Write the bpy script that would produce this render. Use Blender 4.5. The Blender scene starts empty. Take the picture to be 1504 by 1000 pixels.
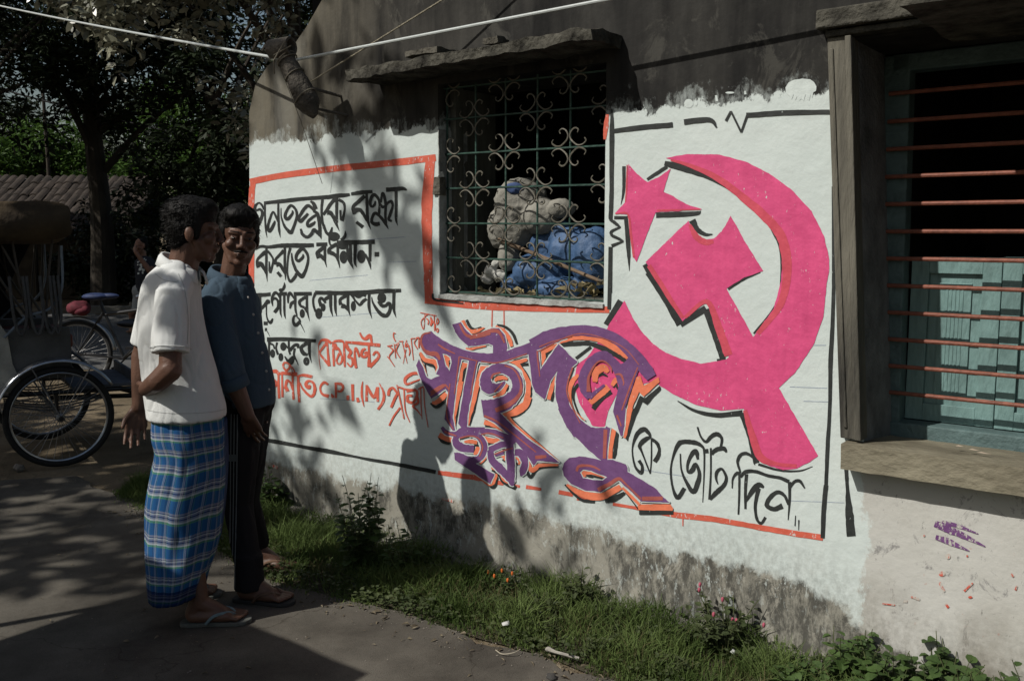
import bpy, bmesh, math, random
import numpy as np
from mathutils import Vector, Matrix, noise
from mathutils.geometry import tessellate_polygon
R = math.radians
random.seed(7)
S = bpy.context.scene
COL = S.collection

# ---------------------------------------------------------------- camera, sky, sun, exposure
F_PX = 1350.0; CAM_H = 1.57; PITCH = math.atan2(155, F_PX)
cd = bpy.data.cameras.new('camera'); cam = bpy.data.objects.new('camera', cd); COL.objects.link(cam)
cam.location = (0, 0, CAM_H); cam.rotation_euler = (math.pi/2 - PITCH, 0, 0)
cd.sensor_width = 36; cd.lens = F_PX/1504*36; cd.clip_start = .05; cd.clip_end = 2000
S.camera = cam
SUN = Vector((.945, .533, -1.1)).normalized()          # the way the light travels
w = bpy.data.worlds.new("World"); S.world = w; w.use_nodes = True
wn = w.node_tree.nodes; bg = wn['Background']
sky = wn.new('ShaderNodeTexSky'); sky.sky_type = 'NISHITA'; sky.sun_disc = False
sky.sun_elevation = math.asin(-SUN.z); sky.sun_rotation = math.atan2(-SUN.x, -SUN.y)
sky.air_density = 1.4; sky.dust_density = 2.5; sky.ozone_density = 1.2
w.node_tree.links.new(sky.outputs[0], bg.inputs[0]); bg.inputs[1].default_value = .058
sl = bpy.data.lights.new('sun', 'SUN'); sl.energy = 4.75; sl.angle = R(.55); sl.color = (1, .955, .88)
so = bpy.data.objects.new('sun', sl); COL.objects.link(so); so.location = (-8, -5, 12)
so.rotation_euler = SUN.to_track_quat('-Z', 'Y').to_euler()
S.view_settings.view_transform = 'Standard'; S.view_settings.look = 'None'
S.view_settings.exposure = 0.06; S.view_settings.gamma = 1; S.view_settings.use_curve_mapping = False
S.cycles.max_bounces = 6; S.cycles.diffuse_bounces = 3
ALB = .72                                              # every base colour below scaled down to weaken light bounced between surfaces

# ---------------------------------------------------------------- measuring: where a sight line of the photo meets a surface
def ray(px, py):
    x = (px-752)/F_PX; y = -(py-500)/F_PX; c, s = math.cos(PITCH), math.sin(PITCH)
    return Vector((x, c+y*s, -s+y*c))
C0 = Vector((0, 0, CAM_H))
def ground(px, py, z=0.0):
    d = ray(px, py); return C0 + d*((z-CAM_H)/d.z)
def at(px, py, Y):
    d = ray(px, py); return C0 + d*(Y/d.y)
_f2 = math.hypot(F_PX, 155); _n = math.hypot(1752, _f2)
WD = Vector((1752/_n, -_f2/_n, 0)); WN = Vector((-_f2/_n, -1752/_n, 0))
W0 = ground(830, 868)
def wl(px, py, off=0.0):                     # point of the wall (its own grid: along, depth, up), off metres in front of it
    d = ray(px, py); t = (W0+WN*off-C0).dot(WN)/d.dot(WN); p = C0+d*t
    return Vector(((p-W0).dot(WD), -off, p.z))
def wp(s, d, z=0.0):                         # world point from along / distance in front of the wall / height
    return W0 + WD*s + WN*d + Vector((0, 0, z))
WROT = math.atan2(WD.y, WD.x)

# ---------------------------------------------------------------- materials
def mat(name, col, rough=.7, var=.0, scale=8., bump=.0, bscale=60., metal=0., spec=.3, stretch=(1,1,1), col2=None, trans=0.):
    col = tuple(x*ALB for x in col); col2 = tuple(x*ALB for x in col2) if col2 else None
    m = bpy.data.materials.new(name); m.use_nodes = True
    nt = m.node_tree; n = nt.nodes; l = nt.links; b = n['Principled BSDF']
    b.inputs['Roughness'].default_value = rough; b.inputs['Metallic'].default_value = metal
    b.inputs['Specular IOR Level'].default_value = spec
    c = tuple(col)+(1,); b.inputs['Base Color'].default_value = c
    tc = n.new('ShaderNodeTexCoord'); mp = n.new('ShaderNodeMapping'); mp.inputs['Scale'].default_value = stretch
    l.new(tc.outputs['Object'], mp.inputs[0])
    if var or col2:
        t = n.new('ShaderNodeTexNoise'); t.inputs['Scale'].default_value = scale; t.inputs['Detail'].default_value = 6; t.inputs['Roughness'].default_value = .62
        l.new(mp.outputs[0], t.inputs[0])
        r = n.new('ShaderNodeValToRGB'); r.color_ramp.elements[0].position = .32; r.color_ramp.elements[1].position = .68
        lo = tuple(x*(1-var) for x in col); hi = col2 or tuple(min(1, x*(1+var)) for x in col)
        r.color_ramp.elements[0].color = lo+(1,); r.color_ramp.elements[1].color = tuple(hi)+(1,)
        l.new(t.outputs[0], r.inputs[0]); l.new(r.outputs[0], b.inputs['Base Color'])
    if bump:
        t2 = n.new('ShaderNodeTexNoise'); t2.inputs['Scale'].default_value = bscale; t2.inputs['Detail'].default_value = 5
        l.new(mp.outputs[0], t2.inputs[0])
        bp = n.new('ShaderNodeBump'); bp.inputs['Strength'].default_value = bump; bp.inputs['Distance'].default_value = .02
        l.new(t2.outputs[0], bp.inputs['Height']); l.new(bp.outputs[0], b.inputs['Normal'])
    if trans:
        b.inputs['Transmission Weight'].default_value = 0
        tr = n.new('ShaderNodeBsdfTranslucent'); mx = n.new('ShaderNodeMixShader'); mx.inputs[0].default_value = trans
        src = b.inputs['Base Color']
        if src.links: l.new(src.links[0].from_socket, tr.inputs[0])
        else: tr.inputs[0].default_value = c
        l.new(b.outputs[0], mx.inputs[1]); l.new(tr.outputs[0], mx.inputs[2]); l.new(mx.outputs[0], n['Material Output'].inputs[0])
    return m

def paint(name, col, wear=.42, under=(.62, .69, .67)):            # brushed wall paint: uneven coat, dry-brush gaps
    col = tuple(x*ALB for x in col); under = tuple(x*ALB for x in under)
    m = bpy.data.materials.new(name); m.use_nodes = True
    nt = m.node_tree; n = nt.nodes; l = nt.links; b = n['Principled BSDF']; b.inputs['Roughness'].default_value = .62
    b.inputs['Specular IOR Level'].default_value = .25
    tc = n.new('ShaderNodeTexCoord')
    t = n.new('ShaderNodeTexNoise'); t.inputs['Scale'].default_value = 9; t.inputs['Detail'].default_value = 7; t.inputs['Roughness'].default_value = .65
    l.new(tc.outputs['Object'], t.inputs[0])
    r = n.new('ShaderNodeValToRGB'); r.color_ramp.elements[0].position = .3; r.color_ramp.elements[1].position = .7
    r.color_ramp.elements[0].color = tuple(x*.80 for x in col)+(1,); r.color_ramp.elements[1].color = tuple(min(1, x*1.12+.012) for x in col)+(1,)
    bs_ = n.new('ShaderNodeMapping'); bs_.inputs['Scale'].default_value = (1, 1, .12); bs_.inputs['Rotation'].default_value = (0, .5, 0); l.new(tc.outputs['Object'], bs_.inputs[0]); b2_ = n.new('ShaderNodeTexNoise'); b2_.inputs['Scale'].default_value = 42; b2_.inputs['Detail'].default_value = 4; l.new(bs_.outputs[0], b2_.inputs[0])
    mm = n.new('ShaderNodeMix'); mm.data_type = 'FLOAT'; mm.inputs[0].default_value = .25; l.new(t.outputs[0], mm.inputs[2]); l.new(b2_.outputs[0], mm.inputs[3]); l.new(mm.outputs[0], r.inputs[0])
    mp = n.new('ShaderNodeMapping'); mp.inputs['Scale'].default_value = (1, 1, .55); l.new(tc.outputs['Object'], mp.inputs[0])
    g = n.new('ShaderNodeTexNoise'); g.inputs['Scale'].default_value = 75; g.inputs['Detail'].default_value = 6; g.inputs['Roughness'].default_value = .75
    l.new(mp.outputs[0], g.inputs[0])
    q = n.new('ShaderNodeTexNoise'); q.inputs['Scale'].default_value = 5; q.inputs['Detail'].default_value = 3; l.new(tc.outputs['Object'], q.inputs[0])
    ad = n.new('ShaderNodeMath'); ad.operation = 'MULTIPLY_ADD'; ad.inputs[1].default_value = .28; l.new(q.outputs[0], ad.inputs[0]); l.new(g.outputs[0], ad.inputs[2])
    k = n.new('ShaderNodeMapRange'); k.inputs['From Min'].default_value = wear+.02; k.inputs['From Max'].default_value = wear+.07
    k.inputs['To Min'].default_value = 1; k.inputs['To Max'].default_value = 0; l.new(ad.outputs[0], k.inputs[0])
    mx = n.new('ShaderNodeMix'); mx.data_type = 'RGBA'; l.new(k.outputs[0], mx.inputs[0]); l.new(r.outputs[0], mx.inputs[6]); mx.inputs[7].default_value = tuple(under)+(1,)
    l.new(mx.outputs[2], b.inputs['Base Color'])
    w2 = n.new('ShaderNodeTexNoise'); w2.inputs['Scale'].default_value = 22; w2.inputs['Detail'].default_value = 6; l.new(tc.outputs['Object'], w2.inputs[0])
    bp = n.new('ShaderNodeBump'); bp.inputs['Strength'].default_value = .35; bp.inputs['Distance'].default_value = .012
    l.new(w2.outputs[0], bp.inputs['Height']); l.new(bp.outputs[0], b.inputs['Normal'])
    return m

# ---------------------------------------------------------------- mesh building
class MB:
    def __init__(s): s.v = []; s.f = []; s.uv = {}
    def add(s, vs, fs):
        o = len(s.v); s.v += [tuple(v) for v in vs]; s.f += [tuple(i+o for i in f) for f in fs]; return o
    def box(s, a, b, M=None):
        x0, y0, z0 = a; x1, y1, z1 = b
        vs = [Vector(p) for p in ((x0,y0,z0),(x1,y0,z0),(x1,y1,z0),(x0,y1,z0),(x0,y0,z1),(x1,y0,z1),(x1,y1,z1),(x0,y1,z1))]
        if M: vs = [M @ v for v in vs]
        s.add(vs, [(0,3,2,1),(4,5,6,7),(0,1,5,4),(1,2,6,5),(2,3,7,6),(3,0,4,7)]); return s
    def rings(s, rs, cap=True, closed=False):
        n = len(rs[0]); o = s.add([p for r in rs for p in r], [])
        m = len(rs)
        for i in range(m if closed else m-1):
            j = (i+1) % m
            for k in range(n):
                k2 = (k+1) % n; s.f.append((o+i*n+k, o+i*n+k2, o+j*n+k2, o+j*n+k))
        if cap and not closed:
            s.f.append(tuple(o+k for k in range(n-1, -1, -1))); s.f.append(tuple(o+(m-1)*n+k for k in range(n)))
        return s
    def tube(s, pts, r, n=8, cap=True, closed=False):
        pts = [Vector(p) for p in pts]; m = len(pts)
        rr = list(r) if hasattr(r, '__len__') else [r]*m
        rs = []; ref = None
        for i, p in enumerate(pts):
            a = pts[i-1] if (i or closed) else p; b = pts[(i+1) % m] if (i < m-1 or closed) else p
            t = (b-a); t = t.normalized() if t.length > 1e-9 else Vector((0,0,1))
            if ref is None:
                ref = Vector((0,0,1)) if abs(t.z) < .9 else Vector((1,0,0))
            u = (ref - t*ref.dot(t)); u = u.normalized() if u.length > 1e-6 else t.orthogonal().normalized(); ref = u
            v = t.cross(u)
            rs.append([p+(u*math.cos(2*math.pi*k/n)+v*math.sin(2*math.pi*k/n))*rr[i] for k in range(n)])
        return s.rings(rs, cap, closed)
    def ell(s, c, r, M=None, nu=14, nv=9):
        c = Vector(c); r = (r, r, r) if not hasattr(r, '__len__') else r
        rs = []
        for j in range(nv+1):
            th = math.pi*(.02+.96*j/nv)
            ring = []
            for k in range(nu):
                ph = 2*math.pi*k/nu
                p = Vector((r[0]*math.sin(th)*math.cos(ph), r[1]*math.sin(th)*math.sin(ph), -r[2]*math.cos(th)))
                ring.append(c+(M @ p if M else p))
            rs.append(ring)
        return s.rings(rs)
    def cap2(s, p, q, r1, r2=None, n=10):                   # tapered limb with round ends
        r2 = r1 if r2 is None else r2; p = Vector(p); q = Vector(q)
        d = q-p; L = d.length; d = d/L if L > 1e-9 else Vector((0,0,1))
        pts = []; rr = []
        for a in (88, 55, 25): pts.append(p-d*r1*math.sin(R(a))); rr.append(r1*math.cos(R(a)))
        pts.append(p); rr.append(r1); pts.append(p+(q-p)*.5); rr.append((r1+r2)/2); pts.append(q); rr.append(r2)
        for a in (25, 55, 88): pts.append(q+d*r2*math.sin(R(a))); rr.append(r2*math.cos(R(a)))
        return s.tube(pts, rr, n)
    def limb(s, pts, rs, n=10):
        for i in range(len(pts)-1): s.cap2(pts[i], pts[i+1], rs[i], rs[i+1], n)
        return s
    def mesh(s, name, m, smooth=True):
        me = bpy.data.meshes.new(name); me.from_pydata(s.v, [], s.f); me.update()
        if m: me.materials.append(m)
        if smooth and len(me.polygons): me.polygons.foreach_set('use_smooth', [True]*len(me.polygons))
        return me
    def build(s, name, m, parent=None, smooth=False, bevel=0., solid=0., auto=35):
        me = s.mesh(name, m, smooth or bevel > 0)
        o = bpy.data.objects.new(name, me); COL.objects.link(o); o.parent = parent
        if bevel:
            b = o.modifiers.new('bevel', 'BEVEL'); b.width = bevel; b.segments = 2; b.limit_method = 'ANGLE'; b.angle_limit = R(40); b.harden_normals = False
            me.polygons.foreach_set('use_smooth', [False]*len(me.polygons))
        elif smooth and auto:
            try: me.set_sharp_from_angle(angle=R(auto))
            except Exception: pass
        return o
def blob(mb, name, m, parent, voxel, smooth=6, jitter=None, sm_factor=.5):
    """melt overlapping volumes into one continuous skin"""
    me = mb.mesh(name, None, False); o = bpy.data.objects.new(name+'_src', me); COL.objects.link(o)
    r = o.modifiers.new('r', 'REMESH'); r.mode = 'VOXEL'; r.voxel_size = voxel
    k = o.modifiers.new('s', 'SMOOTH'); k.iterations = smooth; k.factor = sm_factor
    dg = bpy.context.evaluated_depsgraph_get(); ev = o.evaluated_get(dg)
    out = bpy.data.meshes.new_from_object(ev); bpy.data.objects.remove(o); bpy.data.meshes.remove(me)
    out.name = name
    if jitter:
        nv = len(out.vertices); co = np.empty(nv*3, np.float32); out.vertices.foreach_get('co', co); co = co.reshape(-1, 3)
        no = np.empty(nv*3, np.float32); out.vertices.foreach_get('normal', no); no = no.reshape(-1, 3)
        d = np.array([jitter(Vector(c)) for c in co], np.float32)
        co = co+no*d[:, None]; out.vertices.foreach_set('co', co.ravel()); out.update()
    out.materials.clear(); out.materials.append(m)
    out.polygons.foreach_set('use_smooth', [True]*len(out.polygons))
    ob = bpy.data.objects.new(name, out); COL.objects.link(ob); ob.parent = parent
    return ob
def thing(name, label, cat, loc=(0,0,0), rz=0., group=None):
    o = bpy.data.objects.new(name, None); COL.objects.link(o); o.location = loc; o.rotation_euler = (0, 0, rz)
    o.empty_display_size = .2
    o['label'] = label; o['category'] = cat
    if group: o['group'] = group
    return o
def tag(o, label, cat, group=None):
    o['label'] = label; o['category'] = cat
    if group: o['group'] = group
    return o
def kind(o, k): o['kind'] = k; return o
def copy_tree(o, parent=None):
    c = o.copy(); COL.objects.link(c); c.parent = parent
    for ch in [x for x in o.children]: copy_tree(ch, c)
    return c
def catmull(P, sub=6):
    P = [np.array(p, float) for p in P]
    if len(P) < 3: return P
    out = []
    Q = [2*P[0]-P[1]]+P+[2*P[-1]-P[-2]]
    for i in range(1, len(Q)-2):
        a, b, c, d = Q[i-1:i+3]
        for k in range(sub):
            t = k/sub
            out.append(.5*((2*b)+(c-a)*t+(2*a-5*b+4*c-d)*t*t+(3*b-a-3*c+d)*t**3))
    out.append(P[-1]); return out
def quads(name, V, m, parent=None, n=4, smooth=False):      # a great many small faces at once
    V = np.asarray(V, np.float32).reshape(-1, n, 3); k = len(V)
    me = bpy.data.meshes.new(name); me.vertices.add(k*n); me.vertices.foreach_set('co', V.ravel())
    me.loops.add(k*n); me.loops.foreach_set('vertex_index', np.arange(k*n, dtype=np.int32))
    me.polygons.add(k); me.polygons.foreach_set('loop_start', np.arange(0, k*n, n, dtype=np.int32))
    try: me.polygons.foreach_set('loop_total', np.full(k, n, np.int32))
    except Exception: pass
    me.update(calc_edges=True); me.validate()
    me.materials.append(m)
    o = bpy.data.objects.new(name, me); COL.objects.link(o); o.parent = parent; return o
# ---------------------------------------------------------------- the paint on the wall
# every stroke or patch of paint, read as x,y(,brush width) in a local drawing grid (x0, y0, scale)
BLACK_SLOGAN = [
((365,265,11.11), """
165,360,25 110,420,45 105,500,50 135,590,30|165,360,25 215,400,35 250,480,25|130,490,30 190,475,40 225,540,50 190,660,55 140,740,60 100,800,50
265,345,30 268,600,30 280,800,28 302,940,4|255,370,50 600,335,65 900,300,60 1333,270,62
485,315,28 485,500,36 490,700,38 500,820,36 518,935,4|490,690,30 450,600,35 400,515,30 350,620,40 315,760,45 345,830,50 410,720,50 430,660,25
528,450,12 535,600,22 590,750,40 680,850,60 720,800,50 785,600,42 770,480,40 690,410,45 620,500,45 595,590,50 640,630,55 715,540,40 715,490,20
1010,340,30 1060,380,55 1100,470,60|1080,500,50 1010,430,50 950,420,55 870,520,50 820,620,45 850,665,60 920,600,50 970,540,40
1060,500,40 1130,560,55 1160,750,55 1165,880,50 1188,960,4|1110,560,40 1020,620,45 960,690,45 980,745,55 1050,710,50 1090,670,25
850,790,30 880,880,50 960,925,50 1030,870,55 1070,810,60 1130,860,55 1160,900,40|1205,310,45 1190,500,38 1210,700,38 1260,830,40 1310,890,50"""),
((480,260,11.11), """
0,335,65 150,310,70 330,295,55 375,285,40|160,340,60 70,430,55 5,530,55 -60,620,40|5,580,70 60,590,70 110,660,60 150,760,45 205,885,4|160,340,50 160,600,45 165,750,35
190,370,50 270,420,45 290,500,35 275,620,40 245,720,55|220,540,35 225,700,30
395,280,50 560,255,65 745,240,50|650,215,40 655,500,45 670,720,45 720,865,4|620,310,60 520,400,60 430,490,55 450,610,60|450,550,90 540,540,60 610,630,50 660,720,40|480,735,50 590,820,60
790,390,20 780,450,40 735,485,40 705,440,45 720,350,50 770,290,55 830,340,45 860,430,40 855,540,40 850,640,40|860,640,40 790,590,50 740,660,45 735,740,50 800,770,65 865,760,60|830,610,40 900,680,50 960,770,45 1005,850,6
880,420,35 895,320,40 910,265,45 940,320,45 960,450,45 955,600,42 965,760,40|870,440,30 910,490,45 960,470,40 1000,420,40 1050,400,50 1075,470,40 1040,590,50 1010,690,45 1060,725,35
965,210,65 1130,200,70 1240,190,60 1305,215,25|1130,200,50 1130,500,48 1130,690,40 1155,795,5"""),
((365,330,11.11), """
105,395,45 200,355,45 330,365,50 500,345,65 700,340,70 900,340,70 1065,335,60|290,390,40 290,600,40 290,750,40 305,930,4|280,440,70 200,510,50 145,570,40 140,640,50 160,700,50
150,640,80 210,650,70 260,740,40 285,800,25|310,430,40 360,490,35 400,570,30 385,680,35 350,790,40|335,600,20 345,760,40
590,360,40 590,600,40 595,760,40 605,910,4|575,420,55 500,500,45 440,570,40 445,650,55|450,650,80 510,650,60 560,740,40 590,800,25|470,775,50 530,845,50
680,380,45 650,500,36 635,650,30 635,800,28 660,900,40 700,920,50 770,830,50 760,790,20
700,460,20 720,600,40 780,750,50 860,840,70 910,790,55 960,650,45 970,520,40 920,420,50 860,400,60 790,480,55 775,560,45 820,590,50 885,530,45 890,480,20"""),
((455,330,11.11), """
225,0,38 270,130,45 330,150,60 365,40,20|320,200,35 318,280,30 350,340,30 440,310,50|E395,195,95,75
105,325,60 285,320,60|245,340,45 245,500,42 250,600,30 277,700,4|230,370,60 150,430,60 115,470,50 140,550,50|140,500,80 190,520,60 240,580,40
575,100,10 580,160,40 550,220,50 500,245,30|440,290,55 600,290,75 800,285,70 1060,280,70
450,320,60 370,360,50 310,410,50 315,480,50|325,450,70 390,480,60 440,530,45 470,620,30 490,715,4|455,350,40 455,560,40
E540,350,90,55|600,330,40 615,430,40 630,560,40 680,650,40 710,725,5|660,320,45 665,500,50 670,620,40|E550,530,65,105|740,320,55 735,600,45 768,700,4
E840,520,70,110|900,480,35 950,570,40 980,650,35 997,735,4|980,320,48 980,600,45|1055,482,75 1130,482,75"""),
((370,410,11.11), """
60,258,60 200,255,60 305,245,60|130,280,35 135,400,40 150,520,25 155,550,4|150,480,45 210,420,50 260,360,60 275,400,35|235,420,22 235,560,20 255,660,25 300,705,50 340,640,20
190,720,55 255,720,50|210,820,50 245,820,50|250,850,14 295,940,5
340,440,12 325,350,40 335,280,40 375,220,50 420,240,40 455,300,30|330,340,40 375,310,40 425,360,40 425,460,50 365,545,55|460,220,40 462,400,34 465,540,30 485,630,4
527,50,6 530,110,40 500,170,45 455,175,40 490,210,30|450,240,60 570,240,60|525,260,38 530,550,34 550,650,4
590,390,25 590,290,40 620,225,50 670,290,30 690,320,30|620,480,25 640,400,50 700,360,50|705,230,40 708,480,36 735,600,20|680,240,60 975,235,58
735,600,15 690,600,35 670,680,40 710,750,55 770,700,50 775,660,30 730,610,20|770,690,20 820,780,12 862,870,4
895,230,38 898,450,40 910,560,28 940,685,4|880,290,50 780,360,50 790,430,40 860,470,40 895,540,30|E820,560,42,72
1030,220,60 1333,225,60|1040,220,50 1000,320,36 1005,430,36 1040,530,40|E1090,560,58,90|E1160,460,40,65|1130,440,60 1100,350,45 1130,310,50 1170,340,45 1200,390,35|1190,330,50 1240,300,60 1280,290,60|1285,240,48 1285,450,44 1318,605,4"""),
((480,410,11.11), """
0,225,70 300,225,65 600,215,70 900,195,70 1210,185,55|135,250,42 138,480,40 160,605,4|65,250,40 65,480,38 95,610,4
345,240,40 345,450,42 380,610,4|330,260,60 220,330,50 225,420,60|235,430,80 300,450,60 350,510,40|400,250,50 440,310,35 465,370,30|E432,440,42,82
430,230,50 510,280,60 580,250,60 640,270,50|460,340,25 500,390,35 540,420,40 590,360,50 650,320,45|690,200,44 690,470,44 735,645,4
730,290,12 750,380,30 820,500,50 900,580,65 980,590,60 1030,500,55 1030,410,50 1000,395,50 960,430,50 900,430,60 840,360,50|E895,305,72,85|1095,190,48 1092,480,45 1130,630,4"""),
((380,480,8.333), """
100,155,55 350,150,45 700,170,40|125,180,25 125,350,20 130,400,4|130,200,30 175,220,20 190,270,15|E168,325,30,52
225,190,25 212,260,22 235,340,30|E270,370,30,50|E300,240,38,52|330,220,15 355,260,20|365,150,22 370,280,25 385,340,20|380,290,40 430,230,35 475,220,40 480,260,25
440,260,28 430,340,25 455,400,18 485,470,4|315,360,10 350,410,30 390,440,50 420,380,50|P320,350 360,400 410,350 440,370 388,485
620,150,40 620,320,30 645,440,4|600,190,50 520,250,40 545,320,50 600,340,30|E582,420,38,52"""),
((920,610,7.143), """
130,470,35 165,530,30 155,600,40 100,550,25 70,450,18 65,330,18 110,200,45 180,145,50 235,185,35 255,230,20|260,225,20 200,250,50 140,315,40 165,390,20 250,610,14|262,240,16 262,450,16 250,610,14|260,245,30 320,290,35 345,360,30 330,430,45 295,485,45
610,760,40 540,860,45 490,770,25 465,600,22 485,450,22 540,310,45 600,275,45 720,285,45 790,320,30 815,380,20 815,600,16 800,910,8
565,400,14 575,560,18 620,680,30 700,800,50 750,700,50 765,600,35 725,510,35 690,575,50 645,590,25 645,500,30 690,400,45 730,380,50 750,460,25
885,340,20 885,600,18 870,880,25|860,370,45 815,375,40|890,400,40 950,355,45 1020,345,45 1050,385,20|745,120,18 780,220,20 835,275,30 890,220,40 950,195,45 1000,240,30 990,330,25
875,880,30 950,800,50 1030,720,40 1045,640,30 1000,560,25 950,590,35 940,660,25 960,720,10"""),
((1050,640,6.25), """
158,480,10 165,390,18 205,340,30 240,370,25|225,350,22 222,550,18 215,720,16|365,265,8 350,200,20 290,160,28 235,175,30 208,240,25 235,340,16|235,380,20 280,330,35 370,325,30 490,365,28 600,385,30 680,420,35
290,350,30 280,500,26 280,670,20|285,600,20 340,510,45 400,450,50 450,470,20|400,480,40 370,640,28 385,760,25 425,800,25 465,745,25
620,640,50 540,670,40 475,630,40 520,550,40 580,515,35 640,550,28 675,630,20|685,420,30 685,600,22 672,770,8|690,470,25 730,420,28 780,415,28 825,480,12|740,730,8 735,825,10|770,770,14 768,865,6"""),
]
RED_SLOGAN = [
((380,480,8.333), """
150,545,40 215,545,45 240,600,25 240,700,30 250,875,30|165,620,15 200,690,60 190,740,30|230,575,30 300,565,40 400,575,45 470,580,45|285,580,20 290,860,30
320,760,30 345,660,35 385,680,25 410,760,22|350,790,50 330,720,30|415,570,30 415,700,25 425,890,30|345,550,25 300,490,25 310,440,25 360,450,20 420,510,15 450,580,20|330,540,30 375,500,25 370,450,14|395,490,8 410,560,8
480,590,30 485,750,35 495,920,30|490,600,25 550,590,35 655,610,40|505,680,10 540,760,25 640,850,35 685,780,40 670,690,30 610,660,30 575,700,40 610,740,50 630,710,20"""),
((460,480,8.333), """
65,220,20 100,165,30 170,165,40 220,200,30|62,220,7 70,380,7 88,520,5|165,190,30 120,250,30 80,320,25 130,390,30 195,470,35|170,190,25 180,330,28 195,480,35|240,180,20 245,300,28 253,480,25
250,180,30 300,170,30 355,175,30 375,200,20|375,200,22 380,350,28 385,490,22|270,200,25 275,260,50 310,270,30 350,370,25 345,430,25 310,455,22 285,410,25 320,320,30
390,190,40 440,190,30 560,200,40 820,225,40|400,200,35 420,260,45 460,310,40 430,370,30 470,380,25 480,450,25 455,485,20 415,440,20|470,370,20 500,440,30 530,505,25|505,300,20 520,260,30 545,310,30 560,370,18|505,290,22 512,430,35 525,500,35
640,265,25 600,290,35 590,350,35 635,365,35 655,320,40 620,320,20|680,210,28 682,330,30 685,490,50|690,490,45 750,430,40 800,370,35 795,320,30 760,310,30 730,350,25|570,70,20 600,130,30 640,145,40 690,110,50 710,160,30 715,220,30
185,705,25 130,680,35 85,740,25 110,820,30 190,848,45|222,815,8 235,845,40 248,865,30|275,680,30 278,870,25|275,690,25 340,700,35 365,740,30 340,785,30 290,785,25|425,838,35 425,895,35|480,700,35 485,905,32|540,865,30 552,920,38
605,665,8 595,740,25 595,850,28 620,975,8|655,710,30 650,910,32|655,720,30 740,860,40 785,740,30|785,735,40 790,915,28|805,685,8 860,800,30 855,910,35 790,1010,30"""),
((540,450,5.263), """
405,48,6 530,72,8|470,58,7 445,75,8 412,120,7 432,175,6 440,62,5|450,90,7 470,110,10 465,140,8|485,80,10 495,120,20 485,150,15|490,100,8 520,140,10 515,190,5|540,90,8 548,115,8 535,138,8 531,110,6 540,90,6|530,170,8 545,175,8 540,198,8 528,185,6 530,170,6|512,72,6 515,190,5
150,308,8 190,300,10|215,210,7 200,205,8 200,240,8 215,270,8|165,310,8 195,340,12 165,390,7 205,460,6|150,385,6 175,415,8 208,465,5|205,290,7 215,400,6|215,300,8 240,285,10 220,340,8 245,390,7 250,400,4|240,270,6 275,270,10|265,270,6 305,440,4|295,330,8 285,380,5 273,442,4
290,310,12 300,280,10 325,340,10 318,380,6|330,250,8 400,240,12|335,250,7 352,415,6|385,240,8 360,280,8 385,330,8|395,240,8 395,320,10|300,260,7 290,310,9 320,300,8
160,690,22 165,650,22 195,630,20 235,680,14|230,670,18 205,720,22 180,780,20|225,605,8 250,720,12 280,868,10|250,780,14 200,850,14 165,920,12|230,620,15 300,640,12 370,640,10|280,640,10 290,800,10 325,895,6
300,660,15 330,650,20 375,650,20 380,690,20 350,740,20 310,730,25 310,690,20 345,690,20|380,690,20 390,740,18 350,770,18 380,800,12 415,845,6|415,555,10 390,520,20 340,520,25 290,560,25 300,600,18 360,580,14 410,560,10|410,620,8 412,760,8 420,870,5|432,600,8 440,760,8 467,935,5|390,640,12 430,620,12"""),
]
# the big shaded lettering: black drop shade, orange, purple, thin inner lines
GR_BLACK = [
((600,460,8.333), """710,80,30 750,160,35 810,200,35 890,165,10|130,500,12 180,590,20 250,630,25 310,650,30 335,700,15|200,620,15 215,720,12 235,775,4|P490,585 530,620 505,640 515,700|P685,680 740,675 725,710 695,720 660,1000 630,1000 665,800|P905,700 970,690 900,740 880,850 850,1000 825,1000 870,850"""),
((600,560,6.25), """P485,-5 520,-5 470,160 445,330 432,430 430,300|P650,-5 660,30 610,260 560,420 555,410 580,300|200,200,15 260,235,30 345,160,40|275,500,20 310,550,30 380,570,30|585,580,15 640,585,20"""),
((690,460,6.667), """265,110,12 350,135,25 420,200,28 460,300,20|P485,490 575,485 580,510 510,515 570,600 610,690 605,800 560,900 490,990 430,1010 540,890 590,790 595,690 555,600|280,660,12 330,655,12|P370,700 380,730 320,855 235,832 300,830|P120,560 170,560 130,600|P740,395 825,350 765,400 725,485|800,860,25 820,770,25|890,300,30 1000,300,35"""),
((690,580,6.667), """395,215,30 490,180,28 570,110,22 600,40,15|410,230,10 560,370,8 700,490,8 900,665,4|150,305,15 230,320,14 310,350,8|560,750,30 595,800,30 680,715,20 870,705,10|170,475,40 230,480,30 340,475,15|215,735,40 290,770,50 340,840,60 450,910,40|165,860,8 215,905,20 250,880,25 270,800,20|320,630,20 345,650,12|445,660,25 470,680,20"""),
((780,460,5.555), """250,255,30 360,248,32 470,245,32 560,275,40 680,330,40 775,395,30|385,575,25 345,640,25 350,720,14 400,840,12 450,880,5|535,570,15 535,520,25 580,495,25 625,515,10|670,605,15 690,580,25 705,620,8|655,640,35 580,690,38 505,780,38|P890,670 930,690 1050,590 1058,620 945,745 905,720 850,850 800,1000 770,1000 830,800"""),
((800,600,5.88), """P760,0 800,0 750,120 715,280 700,260 710,150|P615,195 638,215 620,390 585,470 590,400|365,575,20 400,585,30 400,605,20|400,580,12 500,600,12|175,655,15 250,735,20 330,790,25 430,800,28|520,790,45 600,775,50 690,725,25|695,720,10 750,790,10 810,870,10|815,895,35 1110,892,38"""),
]
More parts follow.
